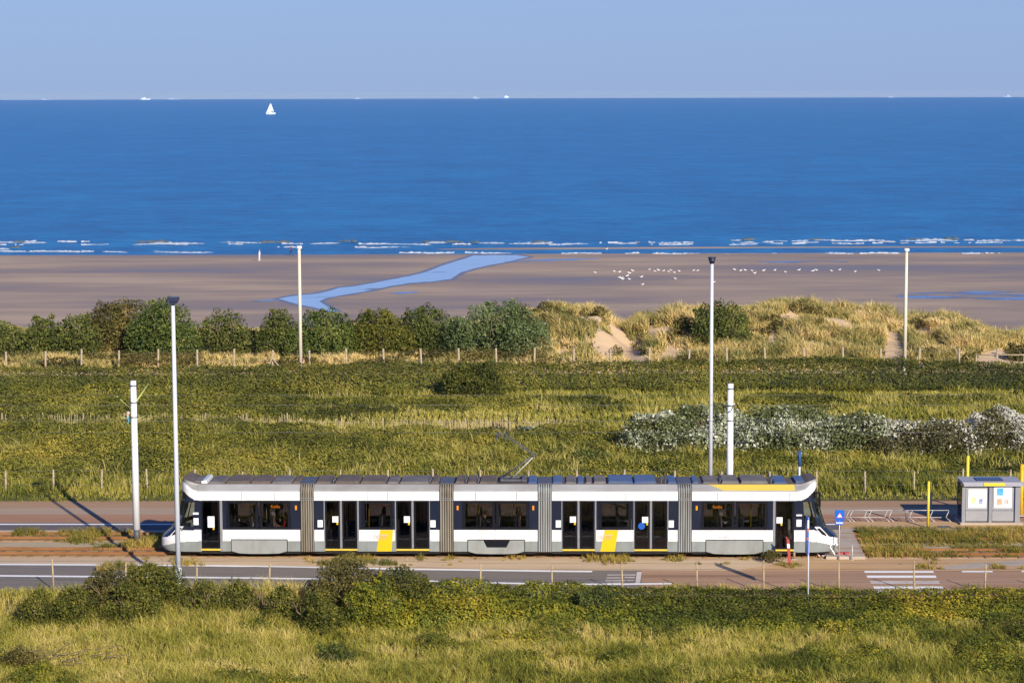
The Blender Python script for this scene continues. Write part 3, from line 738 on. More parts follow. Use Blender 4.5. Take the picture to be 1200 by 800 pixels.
# interior of the cars
for sec, us in ((secA, [(275, 1), (287, -1), (299, 1), (312, -1), (324, 1), (337, -1)]), (secB, [(428, 1), (440, -1), (452, 1)]),
                (secC, [(546, 1), (556, -1), (566, 1), (578, -1), (590, 1), (602, -1), (612, 1)]), (secD, [(706, 1), (718, -1), (732, 1)]),
                (secE, [(826, 1), (838, -1), (848, 1), (864, -1), (876, 1), (888, -1)])):
    seats(sec, us)
for sec, us in ((secA, (291, 327)), (secB, (391, 475, 431)), (secC, (561, 602)), (secD, (670, 755, 690)), (secE, (839, 882))): grab(sec, us)
for sec, us in ((secA, (280, 316)), (secB, (443,)), (secC, (552, 601)), (secD, (722,)), (secE, (851, 879))):
    for u in us:
        bx('ceiling_light', M['lamp_white'], sec, TX(u - 8), TX(u + 8), -.2, .2, Zt - .02, Zt + .03)
for sec, u in ((secA, 316), (secE, 834)):
    bx('destination_display', M['tram_black'], sec, TX(u - 5), TX(u + 16), -HW + .05, -HW + .10, TZ(596.6), TZ(590))
    text('Knokke', sec, M['led'], u + 1.5, 595.4, .22, y=-HW + .045, width=TX(u + 10.5) - TX(u))
# bellows
def bellows(u0, u1, m):
    x0, x1 = TX(u0) + .005, TX(u1) - .005
    n = 6; prof = []
    for i in range(n * 4 + 1):
        t = i / (n * 4); ph = (i % 4) / 4
        prof.append((x0 + (x1 - x0) * t, -.11 * (1 - math.sin(math.pi * ((i % 4) / 4))) if i % 4 else -.11))
    zb = Zb - .02; zt = Zroof + .02
    bm = nb(); rings = []
    for x, o in prof:
        w = HW + o - .005; top = zt + o
        ring = [(-w, zb), (-w, Zc - .05), (-w + .06, Zc + .08), (-w + .36, top), (w - .36, top), (w - .06, Zc + .08), (w, Zc - .05), (w, zb)]
        rings.append([bm.verts.new((x, y, z)) for y, z in ring])
    for a, b in zip(rings[:-1], rings[1:]):
        for k in range(8): bm.faces.new((a[k], a[(k + 1) % 8], b[(k + 1) % 8], b[k]))
    recalc(bm)
    be = fin('bellows', bm, m, T)
    for zz in (Zt + .0, Zt + .08):
        b2 = nb(); box(b2, x0 + .02, x1 - .02, -HW + .012, -HW + .03, zz, zz + .03); fin('strap', b2, M['jamb'], be)
    b2 = nb(); box(b2, x0, x1, -HW + .15, HW - .15, zb - .06, zb + .1); fin('gangway_floor', b2, M['under'], be)
    b2 = nb(); box(b2, x0, x1, -HW + .45, HW - .45, zt - .03, zt + .02); fin('gangway_cover', b2, M['steel_dark'], be)
for (a, b), m in zip(((351.8, 368.4), (515.4, 532.4), (630.6, 647.4), (794.6, 811.2)), ('bellows', 'bellows', 'bellows_pale', 'bellows_pale')): bellows(a, b, M[m])

# roof equipment
def roofbox(sec, u0, u1, h, m, y0=-.85, y1=.85, sl=.06, name='roof_box'):
    bm = nb(); a, b = TX(u0), TX(u1); zz = Zroof + .012; h *= .42
    prism(bm, [(a, zz), (b, zz), (b - sl, zz + h), (a + sl, zz + h)], 'y', y0, y1); recalc(bm)
    bmesh.ops.bevel(bm, geom=[e for e in bm.edges], offset=.02, segments=1)
    return fin(name, bm, M[m], sec)
for u0, u1, h, m in ((243, 262, .20, 'roof_grey'), (263.5, 292, .28, 'roof_grime'), (293, 316, .26, 'roof_grime'), (317.5, 341, .22, 'roof_grey'), (342.5, 351, .24, 'roof_grime')): roofbox(secA, u0, u1, h, m)
for u0, u1, h, m in ((369.5, 388, .24, 'roof_grime'), (392, 421, .28, 'roof_grime'), (422, 452, .26, 'roof_grime'), (453.5, 467, .22, 'roof_grey'), (468.5, 503, .22, 'roof_grey'), (505, 514, .25, 'roof_grime')): roofbox(secB, u0, u1, h, m)
for u0, u1, h, m in ((533.5, 545, .26, 'roof_grime'), (547.5, 559, .24, 'roof_grime'), (562, 583, .24, 'roof_grime'), (619, 630, .22, 'roof_blue')): roofbox(secC, u0, u1, h, m)
for u0, u1, h, m in ((648, 660, .22, 'roof_blue'), (663, 676, .18, 'roof_grey'), (677, 685, .22, 'roof_blue'), (686.5, 694, .2, 'roof_grey'), (696, 711, .24, 'roof_grey'), (713, 743, .30, 'roof_blue'), (743.5, 770, .28, 'roof_blue'), (783, 794, .24, 'roof_blue')): roofbox(secD, u0, u1, h, m)
for u0, u1, h, m in ((812, 820, .22, 'roof_blue'), (824, 843, .20, 'roof_grey'), (846, 867.5, .30, 'roof_grey'), (868.5, 901, .30, 'roof_grey'), (907, 923, .22, 'roof_blue')): roofbox(secE, u0, u1, h, m)
for sec, us in ((secB, (389.5, 503.5)), (secC, (545.8, 560)), (secD, (775, 780)), (secE, (904, 844))):
    for u in us:
        bm = nb(); tube(bm, (TX(u), -.8, Zroof), (TX(u + 2.5), -.5, Zroof + .3), .03); tube(bm, (TX(u + 2), -.3, Zroof), (TX(u), .3, Zroof + .25), .03); fin('roof_pipe', bm, M['steel_dark'], sec)
# yellow banner on the right cant rail: lies on the slope
bm = nb()
def cantpt(u, t, o=.006):
    y0, z0, y1, z1 = -HW + .03, Zc + .05, -HW + .36, Zroof
    nrm = Vector((0, -(z1 - z0), (y1 - y0))).normalized()
    return Vector((TX(u), y0 + (y1 - y0) * t, z0 + (z1 - z0) * t)) + nrm * o
lo_ = [(848, 0), (931, 0)]; top_ = [(931, 1), (829, 1), (834, .85), (838, .6), (843, .3)]
bm.faces.new([bm.verts.new(cantpt(u, t)) for u, t in lo_ + top_]); recalc(bm); fin('yellow_banner', bm, M['banner_yellow'], secE)

# cab ends
_xz = [.2, .35, .5, .85, 1.0, 1.2, 1.42, 2.0, 2.8, 3.1, 3.4, 3.6]
_xo = [394, 398, 400.5, 400.5, 398, 391.5, 386.5, 381, 376, 375, 374.5, 373]
OX = lambda o: TX(584.5 + o)
XS = OX(349.0)
def cabpt(z, a, sgn, grow=0.0):
    xf = OX(float(np.interp(z, _xz, _xo)))
    n = 2 / 3.2
    ca, sa = max(0, math.cos(a)), math.sin(a)
    x = XS + (xf - XS + grow) * ca ** n
    rise = float(sst(OX(351), OX(371), x))
    w = HW - .03 * float(sst(2.6, 3.2, z)) - (.36 - .24 * rise) * float(sst(Zc + .05, Zroof + .2, z)) + grow
    if z > Zc:
        zt_ = Zroof + .01 + .21 * rise
        z = Zc + (z - Zc) * (zt_ - Zc) / (Zroof + .22 - Zc)
    return Vector((sgn * x, math.copysign(abs(sa) ** n, sa) * w, z))
def cabzone(o, z, ya, v):
    """which finish a point of the cab skin has; o = px offset from the tram centre, z height"""
    front = ya < .86
    wt = np.interp(o, [349, 370, 380, 388, 396], [620.6, 620.8, 624.5, 628.5, 629.5])
    wb = np.interp(o, [349, 372, 392, 401], [633.8, 634.5, 638.5, 641])
    if v > wb: return 1
    if v > wt: return 0
    bl = np.interp(o, [349, 355.5, 362.5, 369.5, 373.5, 376.5], [586.3, 586, 582, 575, 568, 562])
    bt = np.interp(o, [349, 351, 358.5, 366.5, 372.5, 376.5], [575.8, 575.6, 573.6, 567, 561, 555])
    if v < bt: return 3
    if v < bl: return 0
    if front and 570 < v < 616.5: return 10
    if ya >= .86 and 356.5 + (v - 588) * .08 < o < 367.5 + (v - 590) * .22 and 588 < v < 616.8: return 11
    return 2
def cab(sec, sgn):
    NZ, NA = 96, 96
    zs = np.linspace(Zb - .02, Zroof + .22, NZ + 1)
    # resolve the corners well: equal steps in arc-like parameter
    as_ = [math.copysign(abs(t) ** .9, t) * math.pi / 2 for t in np.linspace(-1, 1, NA + 1)]
    P = [[cabpt(z, a, sgn) for a in as_] for z in zs]
    groups = {0: nb(), 10: nb(), 11: nb(), 12: nb()}
    vm = {k: {} for k in groups}
    def V(k, i, j):
        d = vm[k]
        if (i, j) not in d: d[(i, j)] = groups[k].verts.new(P[i][j])
        return d[(i, j)]
    pxm = TX(601) - TX(600)
    for i in range(NZ):
        for j in range(NA):
            c = (P[i][j] + P[i + 1][j + 1]) / 2
            wp = corridor(c.x, -abs(c.y)); wp.z = c.z
            q_ = CM.transposed() @ (wp - Vector((0, 0, CAMH)))
            ua, va = 600 + FPX * q_.x / -q_.z, 400 - FPX * q_.y / -q_.z
            zn = cabzone(abs(ua - 584.5), c.z, abs(c.y) / HW, va)
            k = zn if zn >= 10 else 0
            if k == 11 and c.y > 0: k = 12
            q = [V(k, i, j), V(k, i, j + 1), V(k, i + 1, j + 1), V(k, i + 1, j)]
            if len({tuple(x.co) for x in q}) < 4: continue
            f = groups[k].faces.new(q); f.smooth = True
            f.material_index = {0: 0, 1: 1, 2: 2, 3: 3}.get(zn, 0)
    # roof cap
    b = groups[0]
    top = [V(0, NZ, j) for j in range(NA + 1)]
    try: b.faces.new(top).material_index = 7
    except Exception: pass
    for k in groups: recalc(groups[k])
    fin('cab', groups[0], TMATS, sec)
    fin('windscreen', groups[10], M['cab_glass'], sec); fin('cab_window', groups[11], M['cab_glass'], sec); fin('cab_window', groups[12], M['cab_glass'], sec)
    # floor, desk and driver seat
    bm = nb(); x1 = OX(382)
    box(bm, min(sgn * XS, sgn * x1), max(sgn * XS, sgn * x1), -1.15, 1.15, Zb + .06, Zb + .11); fin('cab_floor', bm, M['under'], sec)
    bm = nb(); xa, xb = sgn * OX(371), sgn * OX(385)
    box(bm, min(xa, xb), max(xa, xb), -.95, .95, Zb + .11, Zw - .12); fin('driver_desk', bm, M['tram_black'], sec)
    bm = nb(); xa = sgn * OX(355)
    box(bm, xa - .25, xa + .25, -.3, .3, Zb + .11, Zb + .62, 0); box(bm, xa - sgn * .28 - .06, xa - sgn * .28 + .06, -.28, .28, Zb + .6, Zb + 1.4, 0); fin('driver_seat', bm, M['tseat'], sec)
    # underframe below the nose
    bm = nb(); xa, xb = sgn * XS, sgn * OX(388)
    box(bm, min(xa, xb), max(xa, xb), -1.05, 1.05, Zb - .12, Zb + .03); fin('nose_underframe', bm, M['under'], sec)
    # headlights, one per side
    for ys in (-1, 1):
        def patch(poly, grow, m, nm, par):
            bm = nb()
            vs = [bm.verts.new(cabpt(z, ys * R(a), sgn, grow)) for a, z in poly]
            vi = [bm.verts.new(cabpt(z, ys * R(a), sgn, grow - .03)) for a, z in poly]
            bm.faces.new(vs)
            for i in range(len(vs)): bm.faces.new((vs[i], vs[(i + 1) % len(vs)], vi[(i + 1) % len(vs)], vi[i]))
            recalc(bm); return fin(nm, bm, m, par)
        h = patch([(52, 1.50), (66, 1.52), (61, 1.12), (50, .98), (45, 1.10)], .02, M['tram_white'], 'headlight', sec)
        patch([(54, 1.44), (63, 1.44), (58, 1.15), (51, 1.06), (48, 1.16)], .03, M['tram_black'], 'headlight_lens', h)
    # camera mirror on an arm
    for ys in (-1, 1):
        bm = nb()
        p = cabpt(3.05, ys * R(52), sgn); q = p + Vector((sgn * .28, ys * .12, .02))
        tube(bm, p, q, .025); box(bm, q.x - .05, q.x + .05, q.y - .06, q.y + .06, q.z - .62, q.z + .04)
        fin('mirror', bm, M['tram_black'], sec)
    roofm = M['roof_grey'] if sgn < 0 else M['roof_blue']
    bm = nb(); xa, xb = sgn * OX(349), sgn * OX(364)
    prism(bm, [(xa, Zroof), (xb, Zroof), (xb - sgn * .25, Zroof + .12), (xa, Zroof + .11)], 'y', -.7, .7); recalc(bm); fin('roof_box', bm, roofm, sec)
cab(secA, -1); cab(secE, 1)
# the small angled white cover on the left roof
bm = nb(); prism(bm, [(TX(234.5), Zroof), (TX(242), Zroof), (TX(240), Zroof + .17), (TX(234), Zroof + .10)], 'y', -.8, .8); recalc(bm); fin('roof_cover', bm, M['tram_white'], secA)

# bogies behind the skirts
for u in (303, 582, 861):
    bg_ = empty('bogie'); bg_.parent = T
    bm = nb(); box(bm, TX(u - 24), TX(u + 24), -.95, .95, .2, Zb - .13); fin('bogie_frame', bm, M['under'], bg_)
    for du in (-18, 18):
        for y in (-.5, .5):
            bm = nb(); tube(bm, (TX(u + du), y - .06, .44), (TX(u + du), y + .06, .44), .29, n=20); fin('wheel', bm, M['steel_dark'], bg_)
# pantograph
PG = empty('pantograph'); PG.parent = T
def pz(v, dy=0): return A(584.5, v, YC + dy).z
zb_ = Zroof + .05
bm = nb()
for y in (-.45, .45): box(bm, TX(586), TX(617), y - .04, y + .04, zb_, zb_ + .1)
box(bm, TX(587), TX(590), -.55, .55, zb_, zb_ + .13); box(bm, TX(612), TX(615), -.55, .55, zb_, zb_ + .13)
fin('pantograph_base', bm, M['steel_dark'], PG)
kx, kz = TX(626.5), pz(533); hx, hz = TX(588), pz(509.5)
bm = nb(); tube(bm, (TX(590), .0, zb_ + .15), (kx, 0, kz), .045, .035); fin('lower_arm', bm, M['steel_dark'], PG)
bm = nb(); tube(bm, (TX(601), -.15, zb_ + .12), (kx - .06, -.06, kz - .1), .022); fin('control_rod', bm, M['steel_light'], PG)
for y in (-.28, .28):
    bm = nb(); tube(bm, (kx, y * .3, kz), (hx + .2, y, hz), .026, .02); fin('upper_arm', bm, M['steel_dark'], PG)
bm = nb(); tube(bm, (kx, -.15, kz), (kx, .15, kz), .06); fin('knuckle', bm, M['steel_dark'], PG)
bm = nb()
for dx in (-.2, .2):
    path_tube(bm, [(hx + dx, -.85, hz - .12), (hx + dx, -.6, hz + .06), (hx + dx, .6, hz + .06), (hx + dx, .85, hz - .12)], .035)
for y in (-.3, .3): tube(bm, (hx - .2, y, hz + .03), (hx + .2, y, hz), .025)
fin('collector_head', bm, M['steel_dark'], PG)

# ------------------------------------------------------------------ overhead line
hz_top = hz + .12
def wire(dy, z, label, r=.007):
    bm = nb(); pts = []
    for i in range(25):
        x = -90 + i * 7.5; pts.append(corridor(x, dy) + Vector((0, 0, z + .02 * math.sin(x * .4))))
    path_tube(bm, pts, r, 5); tag(fin('overhead_wire', bm, M['wire']), label, 'wire', 'overhead wires')
wire(0, hz_top, 'thin contact wire stretched above the near track, touched by the pantograph'); wire(3.5, hz_top, 'thin contact wire stretched above the far track')
wire(.1, hz_top + 1.25, 'thin upper carrier wire above the near contact wire', .008); wire(3.4, hz_top + 1.25, 'thin upper carrier wire above the far contact wire', .008)
def mast(u, vtop, vbase, label):
    b = G(u, vbase); top = A(u, vtop, b.y).z
    t = empty('catenary_mast', b, TRZ, label, 'mast', 'white catenary masts')
    bm = nb(); tube(bm, (0, 0, 0), (0, 0, .75), .15, .15, 14); fin('mast_foot', bm, M['steel_dark'], t)
    bm = nb(); tube(bm, (0, 0, .7), (0, 0, top), .175, .135, 16); fin('mast_pole', bm, M['mast_white'], t, )
    bm = nb()
    bm.free()
    for z in (top - .25, top - 1.05, top - 1.75):
        bm = nb(); tube(bm, (0, 0, z), (0, 0, z + .05), .165, .165, 16); fin('clamp_band', bm, M['steel_dark'], t)
    return t, b, top
m1, mb, mt = mast(160.5, 446, 637, 'thick white catenary mast with slanting green brackets left of the tram')
for pts, r in (([(-.12, -.05, mt - 1.35), (-.5, -1.4, mt - .55)], .03), ([(.1, .05, mt - 1.0), (.42, 1.6, mt - .35)], .045), ([(.1, -.05, mt - 1.85), (.45, .9, mt - 1.75)], .022), ([(-.1, 0, mt - 1.85), (-.3, -1.3, mt - 1.55)], .02)):
    bm = nb(); path_tube(bm, pts, r, 8); fin('bracket_arm', bm, M['insul'], m1)
m2, mb2, mt2 = mast(854.5, 449.5, 639, 'thick white catenary mast rising behind the right half of the tram')
for pts, r in (([(0, -.1, mt2 - 1.3), (.05, -1.7, mt2 - .7)], .03), ([(0, .1, mt2 - 1.3), (.05, 1.5, mt2 - .7)], .03)):
    bm = nb(); path_tube(bm, pts, r, 8); fin('bracket_arm', bm, M['steel_light'], m2)

# ------------------------------------------------------------------ lamp posts
def lamp(u, vtop, base, r0, r1, m, hm, label, head):
    top = A(u, vtop, base.y).z - base.z
    t = empty('lamp_post', base, 0, label, 'lamp post', 'tall lamp posts')
    bm = nb(); tube(bm, (0, 0, 0), (0, 0, top - .1), r0, r1, 12); fin('post', bm, m, t)
    bm = nb(); tube(bm, (0, 0, 0), (0, 0, .9), r0 * 1.25, r0 * 1.2, 12); fin('base_sleeve', bm, m, t)
    bm = nb()
    if head == 'side':
        box(bm, -.2, .22, -.3, .4, top - .1, top + .05); box(bm, -.14, .16, -.25, .42, top - .2, top - .12)
        bmesh.ops.bevel(bm, geom=[e for e in bm.edges], offset=.03, segments=1)
    elif head == 'drum':
        tube(bm, (0, 0, top - .26), (0, 0, top + .02), .12, .2, 12); tube(bm, (0, 0, top + .02), (0, 0, top + .08), .22, .2, 12)
    else:
        tube(bm, (0, 0, top - .22), (0, 0, top - .06), .1, .24, 14); tube(bm, (0, 0, top - .06), (0, 0, top + .06), .24, .17, 14)
    fin('lamp_head', bm, hm, t)
b = G(209.5, 689); b.x = A(209, 665, b.y).x
lamp(205.5, 350, b, .115, .08, M['pole_grey'], M['lamp_dark'], 'tall grey lamp post with dark head in front of the left tram cab', 'side')
b = G(832.3, 580)
lamp(831.8, 303, b, .115, .085, M['pole_grey'], M['lamp_dark'], 'tall grey lamp post with dark head rising behind the tram', 'drum')
b = A(352.5, 432, 161); b.z = 0
lamp(352, 289, b, .14, .11, M['pole_cream'], M['lamp_white'], 'cream lamp post with white head before the dark dune bushes', 'disc')
b = A(1060, 430, 161); b.z = 0
lamp(1058.6, 292, b, .15, .11, M['pole_cream'], M['lamp_white'], 'cream lamp post with white head before the grassy dunes', 'disc')

# ------------------------------------------------------------------ fences
def fence(name, label, posts, h, r, m, wires, jit=.05, square=False):
    t = empty(name, posts[0], 0, label, 'fence'); o0 = Vector(posts[0])
    first = None
    for p in posts:
        if first is None:
            bm = nb(); tube(bm, (0, 0, -.3), (0, 0, h), r, r * .92, 7); first = o = fin('post', bm, m, t)
        else:
            o = first.copy(); COL.objects.link(o); o.parent = t
        o.location = Vector(p) - o0; o.rotation_euler = (random.uniform(-jit, jit), random.uniform(-jit, jit), random.random() * 6)
        o.scale = (1, 1, random.uniform(.92, 1.06))
    for z in wires:
        bm = nb(); pts = [Vector(p) - o0 + Vector((0, -r - .01, z)) for p in posts]
        path_tube(bm, pts, .006, 4); fin('wire', bm, M['wire'], t)
    return t
us = [-105, -21, 63, 147, 231, 315, 398, 477, 563, 647, 730, 817, 895, 983, 1071, 1154, 1240, 1325]
fence('wire_fence', 'low wire fence on thin wooden posts along the near edge of the road', [G(u, 694.5 + (0 if u > 500 else -3)) for u in us], 1.35, .04, M['wood'], (.5, 1.05, 1.3))
us = [-105, -49, 7, 63, 119, 173, 229, 284, 341, 398, 454, 508, 563, 620, 676, 731, 790, 844, 902, 957, 1014, 1071, 1127, 1183, 1240, 1297]
fence('wire_fence', 'wire fence on pale wooden posts in the grass beyond the far road', [G(u, 577.5) + Vector((0, 0, 0)) for u in us], 1.28, .055, M['wood_grey'], (.45, .85, 1.2))
us = [-82, -37, 7, 53, 95, 139, 185, 231, 274, 319, 363, 406, 450, 494, 538, 582, 626, 672, 716, 761, 807, 852, 897, 942, 988, 1032, 1077, 1124, 1168, 1214, 1258]
pts = []
for u in us:
    p = A(u, 420, 165.3); p.z = float(terr(p.x, p.y)); pts.append(p)
f3 = fence('wire_fence', 'wire fence on grey wooden posts at the foot of the dunes', pts, 1.55, .085, M['wood_grey'], (.7, 1.3))
br = [A(311, 430, 165.1), A(331, 431, 165.1)]
for p, s in zip(br, (1, -1)):
    bm = nb(); q = Vector((A(319, 420, 165.1).x, 165.1, 1.1)); p.z = .2
    tube(bm, p - Vector(pts[0]), q - Vector(pts[0]), .05); fin('brace', bm, M['wood_grey'], f3)
# paling fence along the inner path
def paling(u0, u1, v, label, m, h, gap):
    p0, p1 = G(u0, v), G(u1, v)
    L = (p1 - p0).length; dirv = (p1 - p0).normalized()
    t = empty('paling_fence', p0, math.atan2(dirv.y, dirv.x), label, 'fence', 'paling fences along the inner path')
    bm = nb(); x = 0
    while x < L:
        hh = h * random.uniform(.75, 1.1); l = random.uniform(-.06, .06)
        prism(bm, [(x - .025, 0), (x + .025, 0), (x + .022 + l, hh), (x - .02 + l, hh)], 'y', -.012, .012); x += gap * random.uniform(.7, 1.6)
        if random.random() < .04: x += random.uniform(.3, 1.0)
    recalc(bm); tag(fin('pales', bm, m, t), kind='stuff')
    k = 0; x = 0
    while x < L:
        bm = nb(); tube(bm, (x, .05, 0), (x, .05, h * 1.15), .05, n=6); fin('post', bm, m, t); x += 2.6
    for z in (.25, .75):
        bm = nb(); tube(bm, (0, .02, h * z), (L, .02, h * z), .01, n=4); fin('wire', bm, M['wire'], t)
paling(-140, 345, 503.5, 'weathered brown paling fence along the inner path at the left', M['pale_wood'], .95, .10)
paling(352, 660, 507.5, 'pale straw coloured paling fence along the inner path at the centre', M['wood'], .85, .11)
# pale railing at the right end of the dune path
rp = [A(u, 430, 164.2) for u in (1144, 1168, 1200, 1230)]
t = empty('railing', (rp[0].x, 164.2, 0), 0, 'pale wooden railing by the sandy path at the right edge', 'railing')
bm = nb()
for z in (.75, 1.32): tube(bm, (0, 0, z), (rp[-1].x - rp[0].x, 0, z), .045)
fin('rail', bm, M['wood_grey'], t)
for p in rp: 
    bm = nb(); tube(bm, (p.x - rp[0].x, .06, 0), (p.x - rp[0].x, .06, 1.4), .06); fin('post', bm, M['wood_grey'], t)

# ------------------------------------------------------------------ tram stop furniture
def shelter():
    p = G(1125.5, 617.2); q = G(1199, 617.2)
    w = (q.x - p.x); W_ = w - .12
    t = empty('tram_shelter', (p.x, p.y, .1), TRZ, 'grey tram stop shelter with two posters and a yellow roof sign', 'shelter')
    ppm = 1 / (G(1101, 617).x - G(1100, 617).x)
    def X(u): return (u - 1125.5) / ppm
    def Z(v): return A(1160, v, p.y + .15).z - .1
    D = 1.45
    bx('plinth', M['concrete'], t, 0, w, 0, D + .25, -.09, .10)
    x0, x1 = X(1127.5), X(1196)
    for a, b in ((x0, X(1131.5)), (X(1159.0), X(1162.6)), (X(1189.6), X(1195.5))):
        bx('post', M['shelter_grey'], t, a, b, .14, .30, .10, Z(569))
    for a, b in ((x0, X(1131)), (X(1191.5), X(1195.5))):
        bx('post', M['shelter_grey'], t, a, b, D - .05, D + .1, .10, Z(569))
    for a, b in ((X(1131.6), X(1158.9)), (X(1162.7), X(1189.5))):
        bx('lower_panel', M['shelter_panel'], t, a + .02, b - .06, .17, .22, .16, Z(598.2))
        bx('upper_panel', M['shelter_panel'], t, a + .02, b - .06, .18, .225, Z(597.6), Z(570))
        bx('panel_edge', M['shelter_dark'], t, b - .06, b - .005, .17, .26, .14, Z(570))
    for a, b, y0_, y1_ in ((x0 + .02, x0 + .06, .31, D - .06), (X(1193), X(1194.5), .31, D - .06)):
        bx('side_glass', M['door_glass'], t, a, b, y0_, y1_, .3, Z(571))
    bx('bench', M['shelter_dark'], t, X(1140), X(1186), .6, 1.0, .48, .55)
    # roof
    bm = nb(); zr0, zr1 = Z(569.0), Z(564.2)
    box(bm, X(1128.5), X(1198.5), .0, D + .25, zr0, zr1 - .06); box(bm, X(1127.2), X(1196), .02, D + .22, zr1 - .06, zr1)
    bmesh.ops.bevel(bm, geom=[e for e in bm.edges], offset=.015, segments=1)
    roof = fin('roof', bm, M['shelter_roof'], t)
    bx('solar_panel', M['shelter_dark'], roof, X(1145.5), X(1176.5), .45, 1.2, zr1 + .003, zr1 + .05)
    bx('roof_sign', M['post_yellow'], roof, X(1151.8), X(1176.5), -.03, -.002, Z(568.4), Z(564.8))
    # posters
    for a, b, v0, v1, kind in ((1134.8, 1156, 573.0, 594.8, 0), (1164.8, 1185.6, 570.0, 594.8, 1)):
        ps = bx('poster', M['paper'], t, X(a), X(b), .155, .176, Z(v1), Z(v0))
        def pic(m, u0, u1, v0, v1): bx('poster_picture', m, ps, X(u0), X(u1), .148, .1545, Z(v1), Z(v0))
        if kind == 0: pic(M['pic_yellow'], 1138.5, 1144, 582.5, 589.5); pic(M['pic_blue'], 1147, 1151.6, 584, 590)
        else: pic(M['pic_map'], 1168, 1175.5, 571.5, 580); pic(M['pic_red'], 1168.5, 1174.2, 584, 591); pic(M['pic_brown'], 1177, 1182, 584.5, 589.8)
M['pic_yellow'] = mat('pic_yellow', (.75, .58, .18), (.70, .62, .40), 9, rough=.6)
M['pic_blue'] = mat('pic_blue', (.06, .10, .30), (.45, .5, .62), 7, rough=.6)
M['pic_map'] = mat('pic_map', (.03, .22, .52), (.12, .45, .68), 8, rough=.6)
M['pic_red'] = mat('pic_red', (.42, .16, .10), (.66, .50, .30), 8, rough=.6)
M['pic_brown'] = mat('pic_brown', (.28, .15, .12), (.62, .60, .58), 8, rough=.6)
shelter()
def postthing(name, u, vb, vt, r, m, label, cat, zoff=.1, Y=None, cap=None, capm=None):
    b = G(u, vb) if Y is None else A(u, vb, Y); b.z = zoff
    h = A(u, vt, b.y).z - zoff
    t = empty(name, b, 0, label, cat)
    bm = nb(); tube(bm, (0, 0, 0), (0, 0, h), r, r, 12); fin('post', bm, m, t)
    bm = nb(); box(bm, -r * 2.2, r * 2.2, -r * 2.2, r * 2.2, -.01, .03); fin('foot_plate', bm, M['galv'], t)
    bm = nb(); tube(bm, (0, 0, h), (0, 0, h + .04), r * 1.15, r * .5, 12); fin('cap', bm, capm or m, t)
    if cap:
        bm = nb(); tube(bm, (0, 0, h), (0, 0, h + cap), .025, .015, 6); fin('antenna', bm, M['galv'], t)
    return t, h
postthing('yellow_post', 1087.3, 620.5, 564.5, .065, M['post_yellow'], 'slim yellow post on the platform left of the shelter', 'post')
postthing('yellow_post', 1133, 597, 534.5, .08, M['post_yellow'], 'yellow post with a thin grey aerial rising behind the shelter roof', 'post', cap=.45)
postthing('yellow_post', 1196.3, 606, 544.5, .1, M['post_amber'], 'deep yellow post behind the right end of the shelter', 'post')
tp, hh = postthing('blue_post', 936.3, 592, 529.5, .055, M['pole_grey'], 'thin pole with a blue upper half behind the right tram cab', 'pole')
bm = nb(); tube(bm, (0, 0, hh - .75), (0, 0, hh + .05), .075, .075, 10); fin('blue_sleeve', bm, M['post_blue'], tp)
tp, hh = postthing('info_post', 1090.8, 602, 577.5, .05, M['galv'], 'short grey post with narrow panel behind the yellow post', 'post', zoff=0)
bm = nb(); box(bm, -.2, -.06, -.03, .03, hh - 1.0, hh); fin('panel', bm, M['galv'], tp)
# blue warning sign
b = G(983.2, 656); h = A(983.2, 597.5, b.y).z
t = empty('warning_sign', b, R(-4), 'blue sign with a red edged white triangle beside the tram nose', 'sign')
bm = nb(); tube(bm, (0, .04, 0), (0, .04, h - .05), .03); fin('post', bm, M['galv'], t)
zz = lambda v: A(983.2, v, b.y).z
bx('sign_panel', M['sign_blue'], t, -.215, .215, -.015, .015, zz(609.3), h)
bx('text_panel', M['sign_blue'], t, -.205, .205, -.015, .015, zz(614.4), zz(610.0))
bm = nb(); c0 = (zz(609.3) + h) / 2; s = .15
prism(bm, [(-s, c0 - s * .8), (s, c0 - s * .8), (0, c0 + s * .95)], 'y', -.02, -.0155); recalc(bm); fin('triangle', bm, M['red'], t)
bm = nb(); s = .10; prism(bm, [(-s, c0 - s * .82), (s, c0 - s * .82), (0, c0 + s * .85)], 'y', -.024, -.0205); recalc(bm); fin('triangle_field', bm, M['sign_white'], t)
for k in range(6): 
    x = -.15 + k * .055
    bx('lettering', M['sign_white'], t, x, x + .036, -.02, -.0155, zz(613.2), zz(611.4))
# flag sign on a grey pole, seen edge-on
b = G(947, 701); h = A(945.6, 606, b.y).z
t = empty('flag_sign', b, 0, 'grey pole with a narrow blue flag panel seen edge-on beside the road', 'sign')
bm = nb(); tube(bm, (0, 0, -.4), (-.03, 0, h), .036, .032, 10); fin('post', bm, M['pole_grey'], t)
bm = nb(); box(bm, -.10, -.045, -.30, .42, h - 1.55, h); fin('flag_panel', bm, M['sign_blue'], t)
bm = nb(); box(bm, -.104, -.042, -.304, -.30, h - .55, h - .42); box(bm, -.104, -.042, -.304, -.30, h - .9, h - .8); fin('panel_edge', bm, M['orange'], t)
bm = nb(); box(bm, -.104, -.042, -.304, -.30, h - .40, h - .05); fin('panel_edge', bm, M['sign_white'], t)
